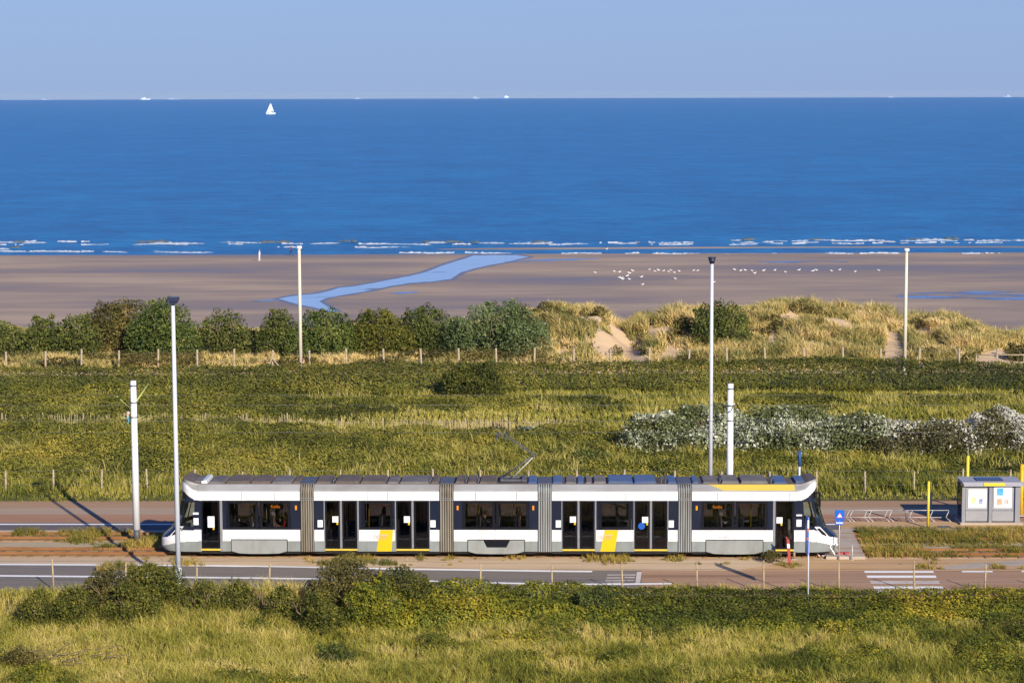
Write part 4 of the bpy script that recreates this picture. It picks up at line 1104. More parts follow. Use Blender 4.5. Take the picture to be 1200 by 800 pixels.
# red and white marker post
b = G(925.5, 661.5); h = A(925, 631.5, b.y).z
t = empty('marker_post', b, 0, 'leaning red and white marker post beside the right tram door', 'post')
for k in range(6):
    z0, z1 = h * k / 6, h * (k + 1) / 6
    lean = -.10
    bm = nb(); x0_, x1_ = lean * k / 6, lean * (k + 1) / 6
    for (xa, za), (xb, zb2) in (((x0_, z0), (x1_, z1)),):
        vs = [(xa - .06, za), (xa + .06, za), (xb + .06, zb2), (xb - .06, zb2)]
        prism(bm, vs, 'y', -.05, .05)
    recalc(bm); fin('red_band' if k % 2 == 0 or k == 5 else 'white_band', bm, M['red'] if k != 4 else M['sign_white'], t)
bm = nb(); tube(bm, (-.1, 0, h), (-.2, .02, h + .1), .03); fin('top_bracket', bm, M['red'], t)
t, h = postthing('wooden_post', 930.6, 655, 638, .055, M['wood'], 'short dark wooden post between the marker post and the tram', 'post', zoff=0)
t, h = postthing('thin_post', 998.5, 656, 639, .03, M['galv'], 'short thin grey post at the end of the walkway', 'post', zoff=0)
d0 = G(1106, 619.3); bx_ = nb(); box(bx_, -.3, .3, -.14, .14, 0, .012); dr_ = fin('drain_cover', bx_, M['shelter_dark']); dr_.location = (d0.x, d0.y, .108); tag(dr_, 'small dark drain cover on the platform between the yellow post and the shelter', 'drain cover')
# bike racks: bent hoops under a top rail
def rack(u0, u1, legs, label, vb=613.5, vk=603.5, vt=592.5, lowrail=True):
    p = G(u0, vb); ppm = 1 / (G(1001, vb).x - G(1000, vb).x); L = (u1 - u0) / ppm
    t = empty('bike_rack', p, TRZ, label, 'bike rack', 'bent steel bike racks')
    hk, ht = .30, .62
    prof = [Vector((.30, 0, 0)), Vector((-.05, .12, hk)), Vector((.14, .32, ht))]
    bm = nb(); tube(bm, (0, .32, ht), (L, .32, ht), .018); fin('top_rail', bm, M['galv'], t)
    if lowrail: bm = nb(); tube(bm, (0, .13, hk), (L - .4, .13, hk), .02); fin('lower_rail', bm, M['galv'], t)
    for u in legs:
        x = (u - u0) / ppm
        bm = nb(); path_tube(bm, [q + Vector((x, 0, 0)) for q in prof], .021); fin('hoop', bm, M['galv'], t)
    return t
rack(985, 1046, (993, 997, 1014, 1019, 1038, 1043), 'left of the two bent steel bike racks by the tram stop')
rack(1046, 1113, (1061, 1067, 1091, 1110), 'right bike rack, reaching into the shadow of the shelter')
def hoop(u, v, label):
    p = G(u, v, .138 if u > 970 else .01)
    t = empty('barrier_hoop', p, TRZ, label, 'barrier', 'low white barrier hoops')
    bm = nb(); path_tube(bm, [(0, 0, 0), (-.28, .05, .42), (-.20, .05, .52), (.1, .05, .52)], .03); fin('hoop_tube', bm, M['sign_white'], t)
    bm = nb(); path_tube(bm, [(.22, .3, 0), (-.06, .35, .42), (.02, .35, .50)], .02); fin('hoop_brace', bm, M['galv'], t)
hoop(961, 652.6, 'low white bent barrier hoop under the tram nose, left of the pair'); hoop(979.5, 651.0, 'low white bent barrier hoop just left of the blue warning sign')
for u0, u1, lab in ((956, 978, 'red and white kerb block lying left of the blue sign'), (981, 995, 'red kerb block lying right of the blue sign')):
    p = G(u0, 652.0 if u0 < 970 else 649.0, .0 if u0 < 970 else .139); L = (u1 - u0) / 25.6 * (.55 if u0 < 970 else 1)
    t = empty('kerb_block', p, TRZ, lab, 'kerb block')
    bm = nb(); box(bm, 0, L * .6, -.07, .07, 0, .1); bmesh.ops.bevel(bm, geom=bm.edges[:], offset=.02, segments=1); fin('red_part', bm, M['red'], t)
    bm = nb(); box(bm, L * .605, L, -.07, .07, 0, .1); bmesh.ops.bevel(bm, geom=bm.edges[:], offset=.02, segments=1); fin('pale_part', bm, M['sign_white'] if u0 < 970 else M['red'], t)

# ------------------------------------------------------------------ people
def person(loc, rz, label, pose, top, legs, hair, height=1.7, group=None, extra=None):
    k = height / 1.75
    if pose == 'sit':
        J = {'pel': (0, 0, .50), 'waist': (0, -.02, .72), 'chest': (0, -.03, .95), 'neck': (0, -.02, 1.12), 'head': (0, .0, 1.22), 'crown': (0, -.01, 1.36), 'nose': (0, .115, 1.25),
             'sl': (-.17, -.02, 1.03), 'el': (-.24, .06, .78), 'hl': (-.12, .30, .68), 'sr': (.17, -.02, 1.03), 'er': (.24, .06, .78), 'hr': (.12, .30, .68),
             'hipl': (-.09, .05, .50), 'kl': (-.11, .45, .52), 'al': (-.11, .42, .10), 'tl': (-.11, .56, .05), 'hipr': (.09, .05, .50), 'kr': (.11, .45, .52), 'ar': (.11, .42, .10), 'tr': (.11, .56, .05)}
    else:
        st = .22 if pose == 'walk' else .04
        J = {'pel': (0, 0, .95), 'waist': (0, 0, 1.13), 'chest': (0, 0, 1.33), 'neck': (0, .0, 1.48), 'head': (0, .015, 1.58), 'crown': (0, .0, 1.70), 'nose': (0, .12, 1.60),
             'sl': (-.18, 0, 1.41), 'el': (-.24, -.03 - st * .3, 1.15), 'hl': (-.22, .14, .94), 'sr': (.18, 0, 1.41), 'er': (.24, -.03 + st * .3, 1.15), 'hr': (.22, .2, .96),
             'hipl': (-.09, 0, .90), 'kl': (-.1, st * .8 + .03, .50), 'al': (-.1, st, .09), 'tl': (-.1, st + .17, .04), 'hipr': (.09, 0, .90), 'kr': (.1, -st * .3 + .03, .50), 'ar': (.1, -st, .10), 'tr': (.1, -st + .16, .04)}
    rad_ = {'pel': .135, 'waist': .12, 'chest': .14, 'neck': .055, 'head': .085, 'crown': .075, 'nose': .02, 'sl': .065, 'el': .045, 'hl': .038, 'sr': .065, 'er': .045, 'hr': .038,
            'hipl': .09, 'kl': .06, 'al': .042, 'tl': .035, 'hipr': .09, 'kr': .06, 'ar': .042, 'tr': .035}
    names = list(J); ix = {n: i for i, n in enumerate(names)}
    E = [('pel', 'waist'), ('waist', 'chest'), ('chest', 'neck'), ('neck', 'head'), ('head', 'crown'), ('head', 'nose'), ('chest', 'sl'), ('sl', 'el'), ('el', 'hl'), ('chest', 'sr'), ('sr', 'er'), ('er', 'hr'),
         ('pel', 'hipl'), ('hipl', 'kl'), ('kl', 'al'), ('al', 'tl'), ('pel', 'hipr'), ('hipr', 'kr'), ('kr', 'ar'), ('ar', 'tr')]
    me = bpy.data.meshes.new('person'); me.from_pydata([tuple(c * k for c in J[n]) for n in names], [(ix[a], ix[b]) for a, b in E], [])
    tmp = bpy.data.objects.new('tmp', me); COL.objects.link(tmp)
    md = tmp.modifiers.new('skin', 'SKIN'); sv = me.skin_vertices[0].data
    for n in names:
        r_ = rad_[n] * k; sv[ix[n]].radius = (r_, r_ * (.8 if n in ('chest', 'pel', 'waist') else 1)); sv[ix[n]].use_root = (n == 'pel')
    s2 = tmp.modifiers.new('sub', 'SUBSURF'); s2.levels = 1; s2.render_levels = 1
    dg = bpy.context.evaluated_depsgraph_get()
    m2_ = bpy.data.meshes.new_from_object(tmp.evaluated_get(dg)); bpy.data.objects.remove(tmp)
    m2_.materials.clear()
    for m in (M['skin'], top, legs): m2_.materials.append(m)
    hip, nk = J['pel'][2] * k, (J['neck'][2] - .02) * k
    for p in m2_.polygons:
        c = p.center; p.use_smooth = True
        if c.z > nk: p.material_index = 0
        elif pose == 'sit': p.material_index = 1 if (c.z > .56 * k and c.y < .22 * k) else (0 if c.z > .58 * k else 2)
        else: p.material_index = (0 if abs(c.x) > .17 * k and c.z < 1.04 * k and c.z > .8 * k else 1) if c.z > hip else 2
    o = bpy.data.objects.new('person', m2_); COL.objects.link(o)
    o.location = loc; o.rotation_euler = (0, 0, rz); tag(o, label, 'person', group)
    bm = nb(); bmesh.ops.create_uvsphere(bm, u_segments=12, v_segments=8, radius=.108 * k)
    for v in bm.verts: v.co = Vector((v.co.x, v.co.y * 1.05 - .02 * k, v.co.z + (J['crown'][2] - .03) * k))
    bmesh.ops.delete(bm, geom=[v for v in bm.verts if v.co.z < (J['head'][2] - .04) * k or (v.co.y > .055 * k and v.co.z < (J['crown'][2] - .03) * k)], context='VERTS')
    fin('hair', bm, hair, o, True)
    # small eyes
    bm = nb()
    for sx in (-.035, .035):
        bmesh.ops.create_uvsphere(bm, u_segments=6, v_segments=4, radius=.012 * k, matrix=Matrix.Translation(((sx) * k, (J['nose'][1] - .028) * k, (J['nose'][2] + .035) * k)))
    fin('eyes', bm, M['tram_black'], o)
    if extra: extra(o, k)
    return o
def cl(n, c): 
    if n not in M: M[n] = mat(n, c, tuple(x * .8 for x in c), 6, rough=.85)
    return M[n]
red_, grn, dk, wht, lil, cyn, brn, gry, bge = cl('cloth_red', (.55, .02, .05)), cl('cloth_green', (.03, .16, .12)), cl('cloth_dark', (.03, .03, .045)), cl('cloth_white', (.75, .74, .72)), cl('cloth_lilac', (.45, .42, .68)), cl('cloth_cyan', (.05, .38, .55)), cl('hair_brown', (.10, .05, .03)), cl('hair_grey', (.5, .48, .46)), cl('cloth_beige', (.45, .36, .27))
maroon = cl('cloth_maroon', (.20, .03, .06)); ginger = cl('hair_ginger', (.35, .14, .04))
def seatpt(u, y=-.85): 
    p = corridor(TX(u), y); p.z = Zb + .40; return p
person(seatpt(333), TRZ + math.pi / 2, 'seated passenger in a red top behind the left tram window', 'sit', red_, dk, brn, 1.62)
person(seatpt(319), TRZ - math.pi / 2, 'seated passenger with grey hair facing the one in red', 'sit', bge, dk, gry, 1.66)
person(seatpt(297), TRZ + math.pi / 2, 'seated passenger in a white top beside the second tram window divider', 'sit', wht, dk, gry, 1.62)
person(seatpt(291, .85), TRZ - math.pi / 2, 'seated passenger in green deep inside the left tram section', 'sit', grn, dk, brn, 1.66)
person(seatpt(568), TRZ + math.pi / 2, 'dark clothed passenger in the central tram section left window', 'sit', dk, dk, brn, 1.74)
person(seatpt(609), TRZ + math.pi / 2, 'brown clothed passenger in the central tram section right window', 'sit', brn, dk, brn, 1.66)
person(seatpt(845), TRZ + math.pi / 2, 'pale clothed passenger below the right destination display', 'sit', bge, dk, gry, 1.66)
p = corridor(OX(355), 0); p.z = Zb + .11
person(p, TRZ - math.pi / 2, 'dark clothed tram driver seated in the right cab', 'sit', dk, dk, brn, 1.75)
p = corridor(TX(388), -.55); p.z = Zb + .11
person(p, TRZ + math.pi, 'standing passenger in dark clothes behind the first double door', 'stand', dk, bge, gry, 1.7)
def bag(o, k):
    bm = nb(); box(bm, -.16, .16, -.34, -.12, .95 * k, 1.42 * k); bmesh.ops.bevel(bm, geom=bm.edges[:], offset=.05, segments=2); fin('backpack', bm, dk, o)
q = G(150.5, 515); q.z = 0
person(q, R(90), 'walker in a cyan top with a dark backpack left of the white mast', 'walk', cyn, cl('cloth_blue', (.05, .12, .3)), gry, 1.74, extra=bag)
def walker(u, vtop, label, top, hair, rz):
    q = A(u, vtop, 160.2); person((q.x, q.y, min(.1, q.z - 1.7)), rz, label, 'walk', top, dk, hair, 1.7)
walker(355.5, 420.5, 'ginger haired walker in lilac beside the left cream lamp post', lil, ginger, R(-90))
walker(1080.5, 421.5, 'walker in a lilac top right of the right cream lamp post', lil, maroon, R(90))
walker(840.5, 415.8, 'walker in maroon below the dark dune bush behind the hedge', maroon, brn, R(90))
for u, v, tp_, lg, hr, lab, pose in ((304.2, 306, wht, wht, gry, 'person in white standing on the sand near the water', 'stand'), (341.3, 299.6, maroon, dk, brn, 'person in dark clothes standing at the water edge', 'walk')):
    q = B(u, v); q.z = beach(q.y); person(q, R(70), lab, pose, tp_, lg, hr, 1.72)

# ------------------------------------------------------------------ gulls
def gull():
    bm = nb()
    bmesh.ops.create_uvsphere(bm, u_segments=12, v_segments=8, radius=1)
    for v in bm.verts:
        x, y, z = v.co; tp_ = 1 - .35 * max(0, -x)
        v.co = Vector((x * .26 - (.05 if x < -.8 else 0), y * .105 * tp_, z * .105 * tp_ + .27 + .05 * x))
    for f in bm.faces: f.material_index = 1 if f.calc_center_median().z > .31 and f.calc_center_median().x < .1 else 0
    h = bmesh.ops.create_uvsphere(bm, u_segments=10, v_segments=6, radius=.068, matrix=Matrix.Translation((.25, 0, .43)))
    tube(bm, (.18, 0, .32), (.25, 0, .42), .065, .05, 8, 0); tube(bm, (.30, 0, .425), (.39, 0, .415), .018, .006, 6, 2)
    tube(bm, (-.22, 0, .28), (-.42, 0, .29), .05, .012, 6, 1)
    for y in (-.04, .04): tube(bm, (0, y, .19), (.01, y, 0), .009, .009, 5, 2); box(bm, -.01, .06, y - .03, y + .03, 0, .012, 2)
    o = fin('seagull', bm, [M['gull_white'], M['gull_grey'], M['gull_beak']], None, True); return o
gl = [(680 + x / 6, 290 + y / 6) for x, y in ((105, 178), (240, 170), (275, 175), (368, 165), (345, 183), (330, 203), (275, 212), (290, 219), (300, 225), (345, 225), (430, 210), (438, 262), (485, 157), (525, 168), (550, 162), (585, 165), (622, 170), (637, 160), (662, 177), (696, 168), (668, 222), (797, 163), (824, 165), (940, 246), (1085, 158), (1128, 165), (1160, 162))]
gl += [(860 + x / 5.4545, 290 + y / 5.4545) for x, y in ((117, 150), (133, 167), (190, 150), (262, 147), (330, 158), (415, 147), (505, 153), (528, 146), (624, 150), (676, 144), (775, 155), (926, 148))]
proto = None
for i, (u, v) in enumerate(gl + [(711, 293.0)]):
    if proto is None: proto = o = gull()
    else: o = proto.copy(); COL.objects.link(o)
    q = B(u, v + .9) if v > 296 else G(u, v, SEA)
    o.location = (q.x, q.y, float(terr(q.x, q.y)) if v > 296 else max(SEA, float(terr(q.x, q.y)))); o.rotation_euler = (0, 0, random.uniform(-.5, .5) + (math.pi if random.random() < .5 else 0))
    s = random.uniform(.6, .8); o.scale = (s, s, s)
    tag(o, 'white seagull with grey back standing on the wet sand among the flock', 'seagull', 'seagulls resting on the beach')

# ------------------------------------------------------------------ boats
def hullmesh(L, Wd, H, m, parent):
    bm = nb(); secs = []
    for i in range(11):
        t = i / 10; x = (t - .5) * L; w = Wd / 2 * (1 - max(0, (t - .45) / .55) ** 2.2) * (.75 + .25 * min(1, t * 4)); sh_ = H * (1 + .18 * (t - .4) ** 2 * 3)
        secs.append([bm.verts.new(p) for p in ((x, -w, sh_), (x, -w * .8, .1), (x, 0, -.3), (x, w * .8, .1), (x, w, sh_))])
    for a, b in zip(secs[:-1], secs[1:]):
        for k in range(4): bm.faces.new((a[k], a[k + 1], b[k + 1], b[k]))
        bm.faces.new((a[4], a[0], b[0], b[4]))
    bm.faces.new(secs[0]); recalc(bm); return fin('hull', bm, m, parent)
def pan_(bm, pts):                       # sail with belly, two skins a few cm apart
    n = 8; a, b, c = [Vector(p) for p in pts]; g1 = {}
    for i in range(n + 1):
        for j in range(n + 1 - i):
            s, t_ = i / n, j / n; k = 1 - s - t_
            p = a * k + b * s + c * t_; p.y += 12 * s * t_ * k + 1.2 * k * (s + t_) * .6
            g1[(i, j)] = bm.verts.new(p)
    for i in range(n):
        for j in range(n - i):
            bm.faces.new((g1[(i, j)], g1[(i + 1, j)], g1[(i, j + 1)]))
            if (i + 1, j + 1) in g1 and i + j + 2 <= n: bm.faces.new((g1[(i + 1, j)], g1[(i + 1, j + 1)], g1[(i, j + 1)]))
q = G(317.3, 134, SEA); ppm = 1 / (G(318, 134, SEA).x - G(317, 134, SEA).x)
L = 10.8 / ppm
sb = empty('sailboat', q, math.pi + R(6), 'white sailing boat under full sail on the open sea', 'sailboat')
hullmesh(L, 3.4, 1.9, M['hull_pale'], sb)
bx('cabin', M['sail'], sb, -L * .12, L * .18, -.9, .9, 1.7, 2.5)
H_ = 13.2 / ppm
bm = nb(); tube(bm, (L * .02, 0, 1.5), (L * .02, 0, H_), .1, .06); tube(bm, (L * .02, 0, 2.9), (-L * .33, 0, 3.0), .08); fin('mast', bm, M['steel_light'], sb)
bm = nb(); pan_(bm, [(0, 0, H_ - .3), (0, 0, 3.2), (-L * .33, 0, 3.2)]); fin('mainsail', bm, M['sail'], sb, True).modifiers.new('thick', 'SOLIDIFY').thickness = .04
bm = nb(); pan_(bm, [(L * .04, 0, H_ * .9), (L * .47, 0, 2.2), (L * .03, 0, 2.6)]); fin('jib', bm, M['sail'], sb, True).modifiers.new('thick', 'SOLIDIFY').thickness = .04
def ship(u, wpx, hpx, label, hm, sm, flip=0):
    D = 9100; q = Vector((A(u, 116, D).x, D, SEA)); ppm = FPX / D
    L = wpx / ppm; H = .72 * hpx / ppm
    t = empty('ship', q, math.pi * flip, label, 'ship', 'distant ships on the horizon')
    hullmesh(L, L * .2, H * .38, hm, t)
    bx('superstructure', sm, t, -L * .36, L * .05, -L * .07, L * .07, H * .36, H * .78)
    bx('bridge', sm, t, -L * .2, -L * .02, -L * .06, L * .06, H * .78, H)
    bm = nb(); tube(bm, (-L * .1, 0, H), (-L * .1, 0, H * 1.35), L * .012); fin('mast', bm, sm, t)
ship(170.5, 11, 3.6, 'small white ship on the horizon far left of the sailboat', M['hull_pale'], M['hull_pale'])
ship(592, 11, 4.6, 'white and dark ship on the horizon near the picture centre', M['ship_hull'], M['sail'], 1)
ship(52.5, 8, 2.6, 'faint pale ship on the horizon near the left edge', M['ship_hazed'], M['ship_hazed'])
ship(203, 14, 2.4, 'faint long ship on the horizon above and left of the sailboat', M['ship_hazed'], M['ship_hazed'])
ship(418, 9, 2.6, 'faint pale ship on the horizon right of the sailboat', M['ship_hazed'], M['ship_hazed'], 1)
ship(558, 8, 3.6, 'faint pale ship just left of the white and dark ship', M['ship_hazed'], M['ship_hazed'])
ship(1180, 9, 4.0, 'faint pale ship on the horizon near the right edge', M['ship_hazed'], M['ship_hazed'], 1)
ship(1044, 7, 2.4, 'tiny pale ship on the horizon above the right lamp post', M['ship_hazed'], M['ship_hazed'])


# ------------------------------------------------------------------ sea air
hm, hnt, hout = newmat('haze_air')
pv = N(hnt, 'ShaderNodeVolumePrincipled'); pv.inputs['Density'].default_value = 1.5e-5; pv.inputs['Color'].default_value = (.74, .87, 1, 1)
hnt.links.new(pv.outputs[0], hout.inputs['Volume'])
bm = nb(); box(bm, -9800, 9800, -120, 9800, -12, 22.6); recalc(bm)
tag(fin('haze', bm, hm), 'thin sea air fading the far water and ships', 'haze', kind='stuff')
# ------------------------------------------------------------------ vegetation
M['leaf_olive'] = leafmat('leaf_olive', [(0.079, 0.089, 0.020), (0.195, 0.198, 0.034), (0.336, 0.300, 0.048), (0.488, 0.390, 0.075)], [0, .4, .72, 1])
M['leaf_hedge'] = leafmat('leaf_hedge', [(0.053, 0.066, 0.017), (0.138, 0.146, 0.026), (0.225, 0.210, 0.036), (0.338, 0.264, 0.054)], [0, .45, .8, 1])
M['leaf_fore'] = leafmat('leaf_fore', [(0.068, 0.086, 0.018), (0.180, 0.205, 0.026), (0.375, 0.330, 0.029), (0.540, 0.409, 0.058)], [0, .42, .78, 1])
M['leaf_bush'] = leafmat('leaf_bush', [(0.042, 0.058, 0.018), (0.119, 0.145, 0.034), (0.209, 0.221, 0.050), (0.319, 0.294, 0.085)], [0, .45, .8, 1])
M['leaf_bright'] = leafmat('leaf_bright', [(.042, .066, .018), (.118, .165, .034), (.21, .245, .056), (.30, .30, .09)], [0, .45, .8, 1])
M['leaf_brown'] = leafmat('leaf_brown', [(0.052, 0.049, 0.016), (0.149, 0.132, 0.037), (0.230, 0.190, 0.057), (0.345, 0.253, 0.092)], [0, .45, .8, 1])
M['leaf_willow'] = leafmat('leaf_willow', [(.045, .07, .025), (.14, .19, .065), (.23, .275, .12), (.34, .35, .19)], [0, .45, .8, 1])
M['leaf_dark'] = leafmat('leaf_dark', [(0.022, 0.035, 0.011), (0.062, 0.077, 0.018), (0.106, 0.112, 0.024), (0.163, 0.150, 0.039)], [0, .5, .8, 1])
M['leaf_silver'] = leafmat('leaf_silver', [(.05, .048, .022), (.13, .12, .045), (.22, .22, .11), (.44, .43, .34), (.70, .68, .62)], [0, .4, .66, .84, 1], trans=.15)
M['leaf_silvergreen'] = leafmat('leaf_silvergreen', [(.050, .056, .022), (.125, .145, .050), (.21, .24, .11), (.38, .41, .27), (.66, .65, .56)], [0, .4, .68, .9, 1], trans=.15)
M['grass_fore'] = leafmat('grass_fore', [(0.090, 0.109, 0.017), (0.265, 0.260, 0.036), (0.498, 0.437, 0.084), (0.657, 0.530, 0.179)], [0, .35, .7, 1], trans=.35)
M['grass_field'] = leafmat('grass_field', [(0.127, 0.142, 0.024), (0.270, 0.260, 0.044), (0.425, 0.372, 0.072), (0.552, 0.460, 0.143)], [0, .35, .75, 1], trans=.3)
M['marram'] = leafmat('marram', [(0.148, 0.162, 0.049), (0.365, 0.312, 0.098), (0.638, 0.492, 0.182), (0.821, 0.636, 0.308)], [0, .32, .7, 1], trans=.3)
M['weed'] = leafmat('weed', [(0.125, 0.132, 0.022), (0.300, 0.242, 0.044), (0.525, 0.374, 0.099)], [0, .5, 1], trans=.3)

def points(y0, y1, dens, xlim=None, marg=1.16):
    xm = .2355 * y1 * marg + 4
    x0, x1 = xlim or (-xm, xm)
    n = int((x1 - x0) * (y1 - y0) * dens)
    x = rng.uniform(x0, x1, n); y = rng.uniform(y0, y1, n)
    k = np.abs(x) < .2355 * y * marg + 4
    return x[k], y[k]
def cover(name, label, m, y0, y1, dens, hfun, size, patch=5.0, o=0, cat='ground cover', kind='stuff', xlim=None, tb=(.45, .38), group=None, depth=.6):
    x, y = points(y0, y1, dens, xlim)
    h = hfun(x, y); k = h > .03
    x, y, h = x[k], y[k], h[k]
    e = .18
    gxn = (hfun(x + e, y) - h) / e; gyn = (hfun(x, y + e) - h) / e
    nr = unit(np.stack([-gxn, -gyn, np.ones_like(h)], 1))
    r = rng.random(len(x))
    z = terr(x, y) + h * (1 - depth * r ** 2.2)
    P = np.stack([x, y, z], 1) + rng.normal(size=(len(x), 3)) * .04
    V, Fc = leaf_arrays(P, size * rng.uniform(.6, 1.35, len(x)), nr, .62)
    t = np.clip(tb[0] + (fbm(x, y, patch, o) - .5) * 1.1 + (fbm(x, y, patch * 3.1, o + 5) - .5) * .7 + (vn(x, y, patch * .16, o + 3) - .5) * .4 + rng.normal(size=len(x)) * tb[1] * .36, 0, 1)
    ob = np_mesh(name, V, Fc, m, tint=t)
    return tag(ob, label, cat, group, kind)
def grass(name, label, m, y0, y1, dens, hfun, w, patch=4.0, o=0, lean=.32, xlim=None, tb=.45, kind='stuff', wind=(-.12, .05), clump=.5, ran=.2, tgrad=0):
    x, y = points(y0, y1, dens, xlim)
    if clump:                                   # pull the blades into tussocks
        cxx = np.round(x / clump) * clump + (vn(np.round(x / clump) * 7.7, np.round(y / clump) * 3.1, 1, 2) - .5) * clump
        cyy = np.round(y / clump) * clump + (vn(np.round(x / clump) * 3.3, np.round(y / clump) * 9.7, 1, 5) - .5) * clump
        f = rng.uniform(.0, .75, len(x)); x = x + (cxx - x) * f; y = y + (cyy - y) * f
    h = hfun(x, y); k = h > .05
    x, y, h = x[k], y[k], h[k]
    P = np.stack([x, y, terr(x, y) - .02], 1)
    V, Fc = blade_arrays(P, h * rng.uniform(.55, 1.25, len(x)), w * rng.uniform(.6, 1.3, len(x)), lean, wind)
    t = np.clip(tb + tgrad * np.clip(x / 20, -1, 1) + (fbm(x, y, patch, o) - .5) * 1.5 + (vn(x, y, .7, o + 4) - .5) * .55 + rng.normal(size=len(x)) * ran, 0, 1)
    return tag(np_mesh(name, V, Fc, m, tint=np.repeat(t, 3)), label, 'grass', None, kind)

# --- foreground slope
def hedge_edge(x):                      # front foot of the foreground bramble bank
    u = 600 + x * 28.5
    return np.interp(u, [300, 380, 430, 520, 700, 900, 1250], [92, 89.2, 86.9, 86.6, 85.9, 86.3, 86.4]) + (vn(x, x * 0, 2.2, 9) - .5) * 1.6
def h_fore_hedge(x, y):
    top = np.interp(600 + x * 28, [360, 430, 520, 700, 800, 1250], [.3, 1.1, 1.0, .70, .52, .40])
    h = top * (.72 + .75 * (fbm(x, y, 1.5, 3) - .4) + .35 * (vn(x, y, .5, 8) - .5))
    e = hedge_edge(x)
    return np.where((y > e) & (y < 90.7), np.clip(h, .12, 3) * sst(e, e + 1.3, y) * (1 - .35 * sst(90.1, 90.7, y)), 0)
cover('hedge', 'dense green bramble hedge along the near edge of the road', M['leaf_fore'], 84.3, 90.9, 520, h_fore_hedge, .125, 3.2, 1, 'hedge', 'thing', (-12, 30), (.42, .42))
def h_fore_grass(x, y):
    h = .42 + .5 * (fbm(x, y, 2.6, 5) - .35) + .2 * (vn(x, y, .7, 2) - .5)
    left = np.interp(600 + x * 28, [-200, 60, 260, 430, 1300], [.0, .0, .15, .1, -.05])
    h = h + left + .25 * sst(85.5, 87.5, y) * np.interp(600 + x * 28, [20, 80, 330, 400], [0, 1, 1, 0])
    return np.where(y < np.minimum(hedge_edge(x) + .5, 90.7), np.clip(h, .12, 1.2), 0)
grass('tall_grass', 'tall pale dune grass covering the foreground slope', M['grass_fore'], 73.5, 90.8, 270, h_fore_grass, .013, 2.4, 2, .5, tb=.48, tgrad=-.14)
def h_fore_mix(x, y):                   # leafy weeds between the grass, more to the right
    n = fbm(x, y, 2.4, 7) + np.interp(600 + x * 30, [0, 500, 800, 1250], [-.10, -.08, .02, .07])
    n = n + .17 * sst(86.2, 88.6, y) * np.interp(600 + x * 28, [20, 80, 300, 380], [0, 1, 1, 0])
    return np.where(y < np.minimum(hedge_edge(x) + .4, 90.6), np.clip((n - .5) * 3.2, 0, .65), 0)
cover('weeds', 'low leafy weeds in dark green clumps between the foreground grass', M['leaf_fore'], 73.5, 90, 330, h_fore_mix, .11, 2.2, 6, 'weeds', 'stuff', None, (.40, .42))

# --- between the far road and the dunes
def xU(x, y): return 600 + x * 2548 / (y * 1.0065 + 1.0)
def h_verge(x, y): 
    return np.where((y > 112.2) & (y < 118), .16 + .42 * sst(113, 115.2, y) * (.5 + .9 * fbm(x, y, 1.8, 3)), 0)
grass('verge_grass', 'rough grass verge between the far road and the scrub', M['grass_field'], 112.0, 118.2, 120, h_verge, .022, 3.0, 4, .34, tb=.44)
def h_scrub(x, y):
    u = xU(x, y)
    b = np.interp(u, [-200, 0, 650, 760, 1300], [1.15, 1.1, .95, .62, .62])
    h = b * (.55 + 1.0 * (fbm(x, y, 3.2, 2) - .3) + .55 * (vn(x, y, .9, 6) - .5))
    h = h * (.72 + .75 * (fbm(x, y, 9, 13) - .2)) + .35 * np.clip((vn(x, y, 2.3, 15) - .72) * 4, 0, 1)
    far = np.interp(u, [-200, 250, 420, 1300], [137.6, 137.6, 134.5, 134.5]) + (fbm(x, x * 0 + 3, 5, 9) - .55) * 3.4
    return np.where((y > 115.6) & (y < far), np.clip(h, .15, 2.2) * (.35 + .65 * sst(115.6, 119, y)) * (1 - .5 * sst(far - 2, far, y)), 0)
cover('scrub', 'low olive green scrub covering the ground behind the wire fence', M['leaf_olive'], 115.4, 137.8, 250, h_scrub, .145, 6.0, 4, tb=(.43, .40))
def h_path(x, y): return np.where((y > 134) & (y < 141.5), .22 + .2 * fbm(x, y, 1.5, 4), 0)
grass('path_grass', 'short pale grass on both sides of the inner path', M['grass_field'], 134, 141.6, 55, h_path, .030, 5.0, 8, .36, tb=.66)
def h_field(x, y):
    u = xU(x, y)
    s = np.interp(u, [-200, 200, 330, 420], [0, 0, .6, 1])
    return np.where((y > 140.5) & (y < 154.5), (.14 + .5 * fbm(x, y, 2.4, 9)) * s, 0)
grass('field_grass', 'yellow green grass field in front of the hedge', M['grass_field'], 140.5, 155, 60, h_field, .034, 6.0, 7, .36, tb=.50)
def h_stalks(x, y):                     # straw coloured stalks standing in patches of the scrub
    n = fbm(x, y, 5.5, 16) + .35 * (vn(x, y, 1.4, 11) - .5)
    return np.where((y > 115.5) & (y < 157), h_scrub(x, y) * .85 + .55, 0) * (n > .57) * np.where(y > 138, .0, 1) + np.where((y > 140) & (y < 153), .75, 0) * (n > .66)
grass('dry_stalks', 'dry straw coloured stalks standing in loose patches among the scrub', M['grass_field'], 115.6, 153, 30, h_stalks, .022, 2.0, 3, .4, tb=.62)
def h_scrub2(x, y):
    u = xU(x, y)
    n = fbm(x, y, 6, 12)
    left = np.interp(u, [-300, 160, 300, 430, 560], [1, 1, .75, .25, 0])
    h = left * (.55 + .45 * sst(140, 154, y)) * (.45 + 1.1 * (fbm(x, y, 3, 5) - .25) + .4 * (vn(x, y, .9, 7) - .5))
    pat = np.clip((n - .56) * 4, 0, .5) * np.interp(u, [300, 420], [0, 1])
    return np.where((y > 140) & (y < 154.6), np.maximum(h, pat), 0)
cover('scrub', 'leafy olive scrub left of the grass field beyond the inner path', M['leaf_olive'], 140, 155, 150, h_scrub2, .19, 7.0, 5, tb=(.45, .38))
